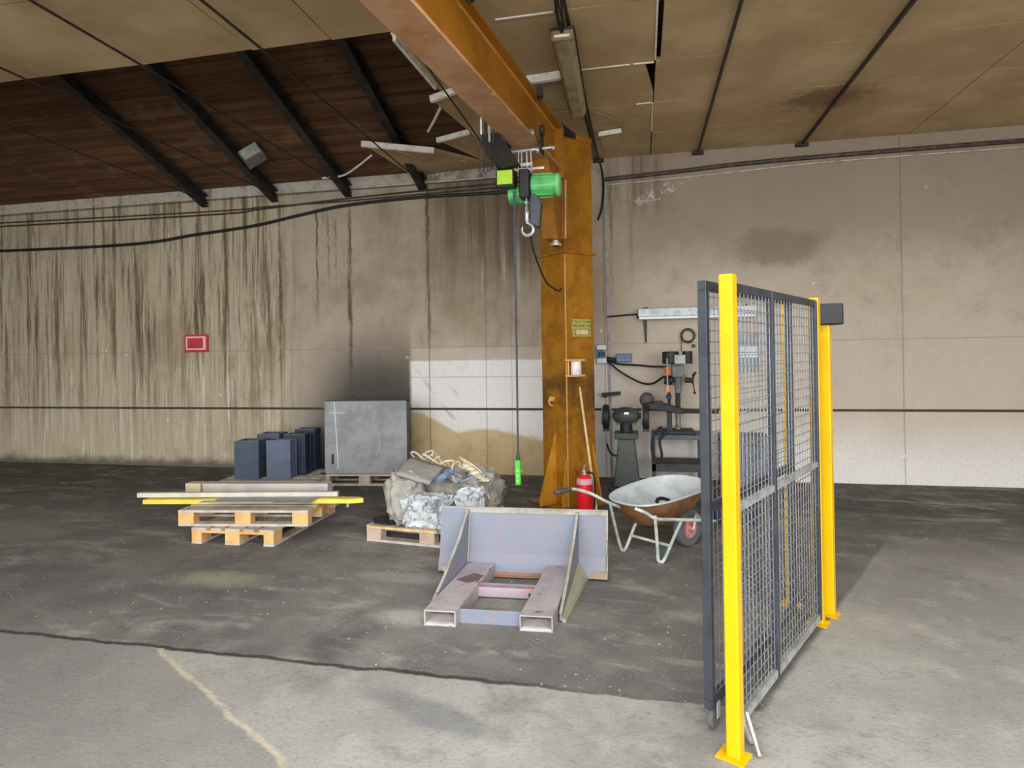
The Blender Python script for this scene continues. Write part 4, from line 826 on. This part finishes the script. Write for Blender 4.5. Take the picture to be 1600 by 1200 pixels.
# load on the stack
M_sh = worn('zinc_sheet', '#a3a3a2', '#96958f', '#b0aa9e', sc=3, rough=.5)
def flat(name, label, cat, pts, z, th, mat, grp=None):
    mb = MB().prism([(x, y, z) for x, y in pts], (0, 0, th))
    return recenter(tag(mb.build(name, mat, bevel=.002), label, cat, grp), (sum(p[0] for p in pts) / len(pts), sum(p[1] for p in pts) / len(pts), z))
flat('metal_sheet', 'large dull grey sheet lying on the upper pallet of the left stack', 'sheet', [(-3.85, 4.96), (-2.93, 5.09), (-2.97, 5.36), (-3.90, 5.23)], .332, .008, M_sh)
flat('metal_sheet', 'narrow pale grey strip lying over the large sheet on the left stack', 'sheet', [(-3.95, 4.93), (-3.25, 5.02), (-3.26, 5.09), (-3.95, 5.0)], .341, .006, worn('sheet_pale', '#c0beb9', '#aeaca8', sc=4))
def barobj(name, label, cat, p, q, wd, ht, mat, up=(0, 0, 1)):
    return recenter(tag(MB().bar(p, q, wd, ht, up).build(name, mat, bevel=.003), label, cat), p)
barobj('timber_beam', 'long pale timber beam lying across the back of the left pallet stack', 'beam', (-4.28, 5.46, .35), (-3.02, 5.63, .35), .12, .12, worn('pinkish_timber', '#c7bcb6', '#b9aeaa', '#c8ab90', sc=3))
barobj('timber_block', 'short cream wooden block at the left end of the timber beam', 'block', (-4.46, 5.44, .35), (-4.30, 5.455, .35), .11, .12, worn('cream_timber', '#d3c8a2', '#c7ba92', sc=4))
barobj('metal_profile', 'long pale metal profile lying across the front of the left pallet stack', 'profile', (-4.7, 5.06, .362), (-2.80, 5.38, .362), .05, .042, worn('cream_profile', '#d8d3bf', '#c8c4b8', '#d5b9b0', sc=3, rough=.4))
yb = thing('yellow_bar', 'yellow bar with pointed end sticking out of the left pallet stack', 'bar', (-3.6, 5.25, .3))
MB().prism([(-4.6, 5.0, .289), (-2.63, 5.32, .289), (-2.54, 5.37, .289), (-2.6, 5.42, .289), (-2.75, 5.41, .289), (-4.6, 5.1, .289)], (0, 0, .042)).build('bar', worn('faded_yellow', '#f0dc5a', '#e6cf45', '#d8c890', sc=4, rough=.4), yb, bevel=.003)
MB().cyl((-2.68, 5.34, .289), (-2.68, 5.33, .25), .014).build('pin', M_bx, yb)
cm = MB().blob((-3.12, 5.66, .34), (.11, .09, .035), .35, 3, 3, 2)
recenter(tag(cm.build('cloth', worn('pale_blue_cloth', '#b9c4cf', '#8fa0b8', '#e3e3df', sc=20), smooth=True), 'crumpled pale blue white cloth lump at the right end of the timber beam', 'cloth'), (-3.12, 5.66, .3))

# ---------------------------------------------------------------- blue grey steel stubs
M_st = worn('primer_blue_grey', '#505a6b', '#485162', '#626b7c', sc=3, rough=.45); M_st2 = worn('primer_dark', '#30384a', '#293040', '#434c5e', sc=3, rough=.5)
def stub(x, y, hgt, rz, label, mat, wd=.3, dp=.26):
    t = thing('steel_stub', label, 'steel beam', (x, y, .145), rz, 'blue grey steel stubs')
    MB().box((-wd / 2, 0, 0), (wd / 2, .016, hgt)).build('flange', mat, t, world=False, bevel=.002)
    MB().box((-wd / 2 + .005, dp - .016, 0), (wd / 2 - .005, dp, hgt)).build('flange', mat, t, world=False, bevel=.002)
    for sx in (-1, 1): MB().box((sx * (wd / 2 - .02) - .006, .016, 0), (sx * (wd / 2 - .02) + .006, dp - .016, hgt)).build('web', mat, t, world=False)
    MB().box((-wd / 2, .0, hgt), (wd / 2, .012, hgt + .003)).build('cut_edge', M_bx, t, world=False, label='pale cut edge')
    return t
stub(-4.80, 6.86, .475, .1, 'front left short blue grey steel beam stub, leftmost on its pallet', M_st, .32)
stub(-4.40, 6.92, .475, .1, 'front right lighter steel stub with reddish bottom', worn('primer_light', '#666f82', '#5e6678', '#80727a', sc=3, rough=.45), .31, .2)
stub(-4.72, 7.2, .52, .1, 'steel stub half hidden behind the two front stubs', M_st, .3)
stub(-4.33, 7.17, .52, .1, 'dark steel stub behind and right of the front right stub', M_st2, .29, .2)
stub(-4.36, 7.48, .55, .1, 'tallest dark steel stub next to the upright grey panel', M_st2, .28, .22)

# upright grey steel panel
M_pn = M('scratched_grey_panel', .55, 0, .4); n = M_pn.noise(3, 6, .7)
c = M_pn.mix('#9fa1a2', '#8a8b8b', n.ss(.4, .6)); c = M_pn.mix(c, '#6f706f', M_pn.noise(30, 4, .75).ss(.55, .7) * .6)
c = M_pn.mix(c, '#c9cbcb', M_pn.noise(2.2, 6, .75, None, .8).ss(.6, .75) * .5)
c = M_pn.mix(c, '#e3e2dd', (M_pn.x + M_pn.z * .05 + .36).abs().ss(.008, .003) * M_pn.z.ss(.05, .07) * .9)
c = M_pn.mix(c, '#dcdcd8', (M_pn.z - .78).abs().ss(.008, .003) * (M_pn.x + .37).abs().ss(.11, .1) * .7)
c = M_pn.mix(c, '#d5d6d3', (M_pn.x - .18).abs().ss(.006, .002) * (M_pn.z - .4).abs().ss(.14, .12) * .6)
MPN = M_pn.set(c, n, .1)
pn = thing('grey_steel_crate', 'large scratched grey steel panel box standing upright on a pallet by the wall', 'steel panel', (-3.47, 7.42, .145), math.radians(7))
MB().box((-.54, 0, 0), (.54, .02, .93)).build('face_plate', MPN, pn, world=False, bevel=.003)
MB().box((-.54, .02, 0), (-.52, .17, .93)).box((.52, .02, 0), (.54, .17, .93)).box((-.54, .02, 0), (.54, .17, .02)).box((-.54, .02, .91), (.54, .17, .93)).build('side_frame', worn('panel_side', '#5f605f', '#4e4f4e', sc=5), pn, world=False)
MB().box((-.45, -.004, .12), (-.42, 0, .25)).build('dark_mark', M_cast, pn, world=False)

# ---------------------------------------------------------------- heap on the pallet
M_sk = worn('dusty_sack', '#9b968c', '#87827a', '#aca79b', sc=7, rough=.9); M_sk2 = worn('pale_sack', '#a9a498', '#948f85', '#bdb7a9', sc=7, rough=.9)
M_pl = M('plastic_wrap', .25, 0, .6); a_ = M_pl.noise(11, 6, .75, None, 1.2)
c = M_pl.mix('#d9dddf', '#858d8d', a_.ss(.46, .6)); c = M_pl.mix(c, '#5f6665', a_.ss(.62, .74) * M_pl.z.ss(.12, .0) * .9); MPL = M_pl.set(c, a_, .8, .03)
def lump(name, label, cat, c, r, mat, **k):
    o = MB().blob(c, r, **k).build(name, mat, smooth=True); recenter(tag(o, label, cat), c); return o
lump('sack', 'bulging grey sack on the left side of the heap pallet', 'sack', (-2.10, 5.34, .39), (.17, .23, .235), M_sk2, amp=.25, f=2.6, sub=4, seed=1, rot=.3, sq=.6)
lump('sack', 'dusty brown grey sack in the middle of the heap, behind the plastic', 'sack', (-1.79, 5.55, .37), (.28, .22, .22), M_sk, amp=.25, f=2.5, sub=4, seed=4, sq=.8)
lump('sack', 'smaller grey sack at the right back of the heap', 'sack', (-1.46, 5.58, .37), (.2, .22, .22), M_sk, amp=.25, f=2.5, sub=4, seed=9, sq=.8)
lump('plastic_wrap', 'crumpled white plastic bundle in front of the sacks, left of the scraper', 'plastic bundle', (-1.84, 5.17, .28), (.22, .12, .15), MPL, amp=.22, f=4, sub=5, seed=12, rot=-.1, sq=.5)
lump('plastic_wrap', 'shiny white plastic lump on the right of the heap above the scraper blade', 'plastic bundle', (-1.48, 5.30, .36), (.13, .11, .12), MPL, amp=.25, f=4, sub=4, seed=15, sq=.55)
lump('dark_bag', 'flat black rag on the left corner of the heap pallet', 'rag', (-2.25, 5.32, .165), (.16, .16, .03), M_cast, amp=.4, f=3, sub=3, seed=3)
tarp = MB(); T0 = Vector((-1.99, 5.42, .70)); ny = 8
vs = []; nxx = 14
for j in range(ny + 1):
    for i in range(nxx + 1):
        u, v = i / nxx, j / ny
        p = Vector((-2.13, 5.13, .60)) + Vector((.31, .02, -.09)) * u + Vector((.04, .29, .09)) * v
        p.z += .015 * noise.noise(Vector((u * 4, v * 3, 2)))
        vs.append(p)
fs = [(j * (nxx + 1) + i, j * (nxx + 1) + i + 1, (j + 1) * (nxx + 1) + i + 1, (j + 1) * (nxx + 1) + i) for j in range(ny) for i in range(nxx)]
tarp.poly(vs, fs); to = tarp.build('tarpaulin', worn('grey_tarp', '#9a958f', '#8b8682', '#aaa29a', sc=5, rough=.85), smooth=True); sm = to.modifiers.new('thickness', 'SOLIDIFY'); sm.thickness = .03
recenter(tag(to, 'stiff grey folded tarpaulin lying on top of the heap', 'tarpaulin'), T0)
jb = thing('blue_strap_buckle', 'blue grey folded metal piece lying on the front of the tarpaulin', 'metal piece', (-1.68, 5.3, .58))
M_bl = worn('denim_blue', '#8595b4', '#5c6b88', '#a9b3c6', sc=8)
MB().bar((-1.78, 5.20, .545), (-1.66, 5.30, .62), .07, .05).bar((-1.64, 5.30, .62), (-1.56, 5.22, .545), .05, .03).bar((-1.56, 5.22, .54), (-1.46, 5.27, .58), .05, .025).build('body', M_bl, jb, bevel=.01)
MB().blob((-1.60, 5.28, .56), (.06, .05, .045), .3, 3, 2, 8).build('filling', worn('beige_fill', '#b3a293', '#9c8b7d', sc=9), jb, smooth=True)
random.seed(3); M_rp = worn('cream_rope', '#d8cfb4', '#c5b998', sc=12, rough=.8)
rp = thing('rope', 'tangle of cream rope and straps spilling over the top of the heap', 'rope', (-1.68, 5.6, .66))
for k in range(9):
    cx, cy, r = -2.02 + k * .07, 5.56 + random.uniform(-.04, .05), random.uniform(.05, .1)
    pts = [(cx + math.cos(a + k) * r * 1.2 + .02 * math.sin(3 * a), cy + math.sin(a + k) * r * .8, .70 - k * .022 + .05 * math.sin(a * 2 + k)) for a in [i * .7 for i in range(8)]]
    MB().tube(curve_pts(pts, 5), .009, 6).build('strand', M_rp, rp, smooth=True)
for k, (e, z) in enumerate((((-1.30, 5.45), .30), ((-1.33, 5.36), .36), ((-1.25, 5.6), .22))):
    MB().tube(curve_pts([(-1.66, 5.55, .70), (-1.52, 5.5, .64 - k * .02), (-1.42, 5.46, .56 - k * .04), (e[0], e[1], z)], 6), .008, 6).build('strand', M_rp, rp, smooth=True)
mb = MB(); 
for k in range(5): mb.blob((-1.58 + k * .05, 5.5 - k * .03, .63 - k * .025), (.05, .04, .025), .5, 4, 2, k)
mb.build('crumpled_strap', worn('cream_strap', '#ddd5bd', '#c8bf9f', sc=12), rp, smooth=True)
# flat board fragments near the dark back floor, timber sliver beside the heap pallet
recenter(tag(MB().bar((-2.36, 5.1, .15), (-1.7, 5.0, .156), .03, .02).build('timber_lath', worn('fresh_lath', '#e6c48f', '#d3ac70', sc=10)), 'thin fresh yellow lath along the front edge of the heap pallet', 'lath'), (-2.36, 5.1, .15))
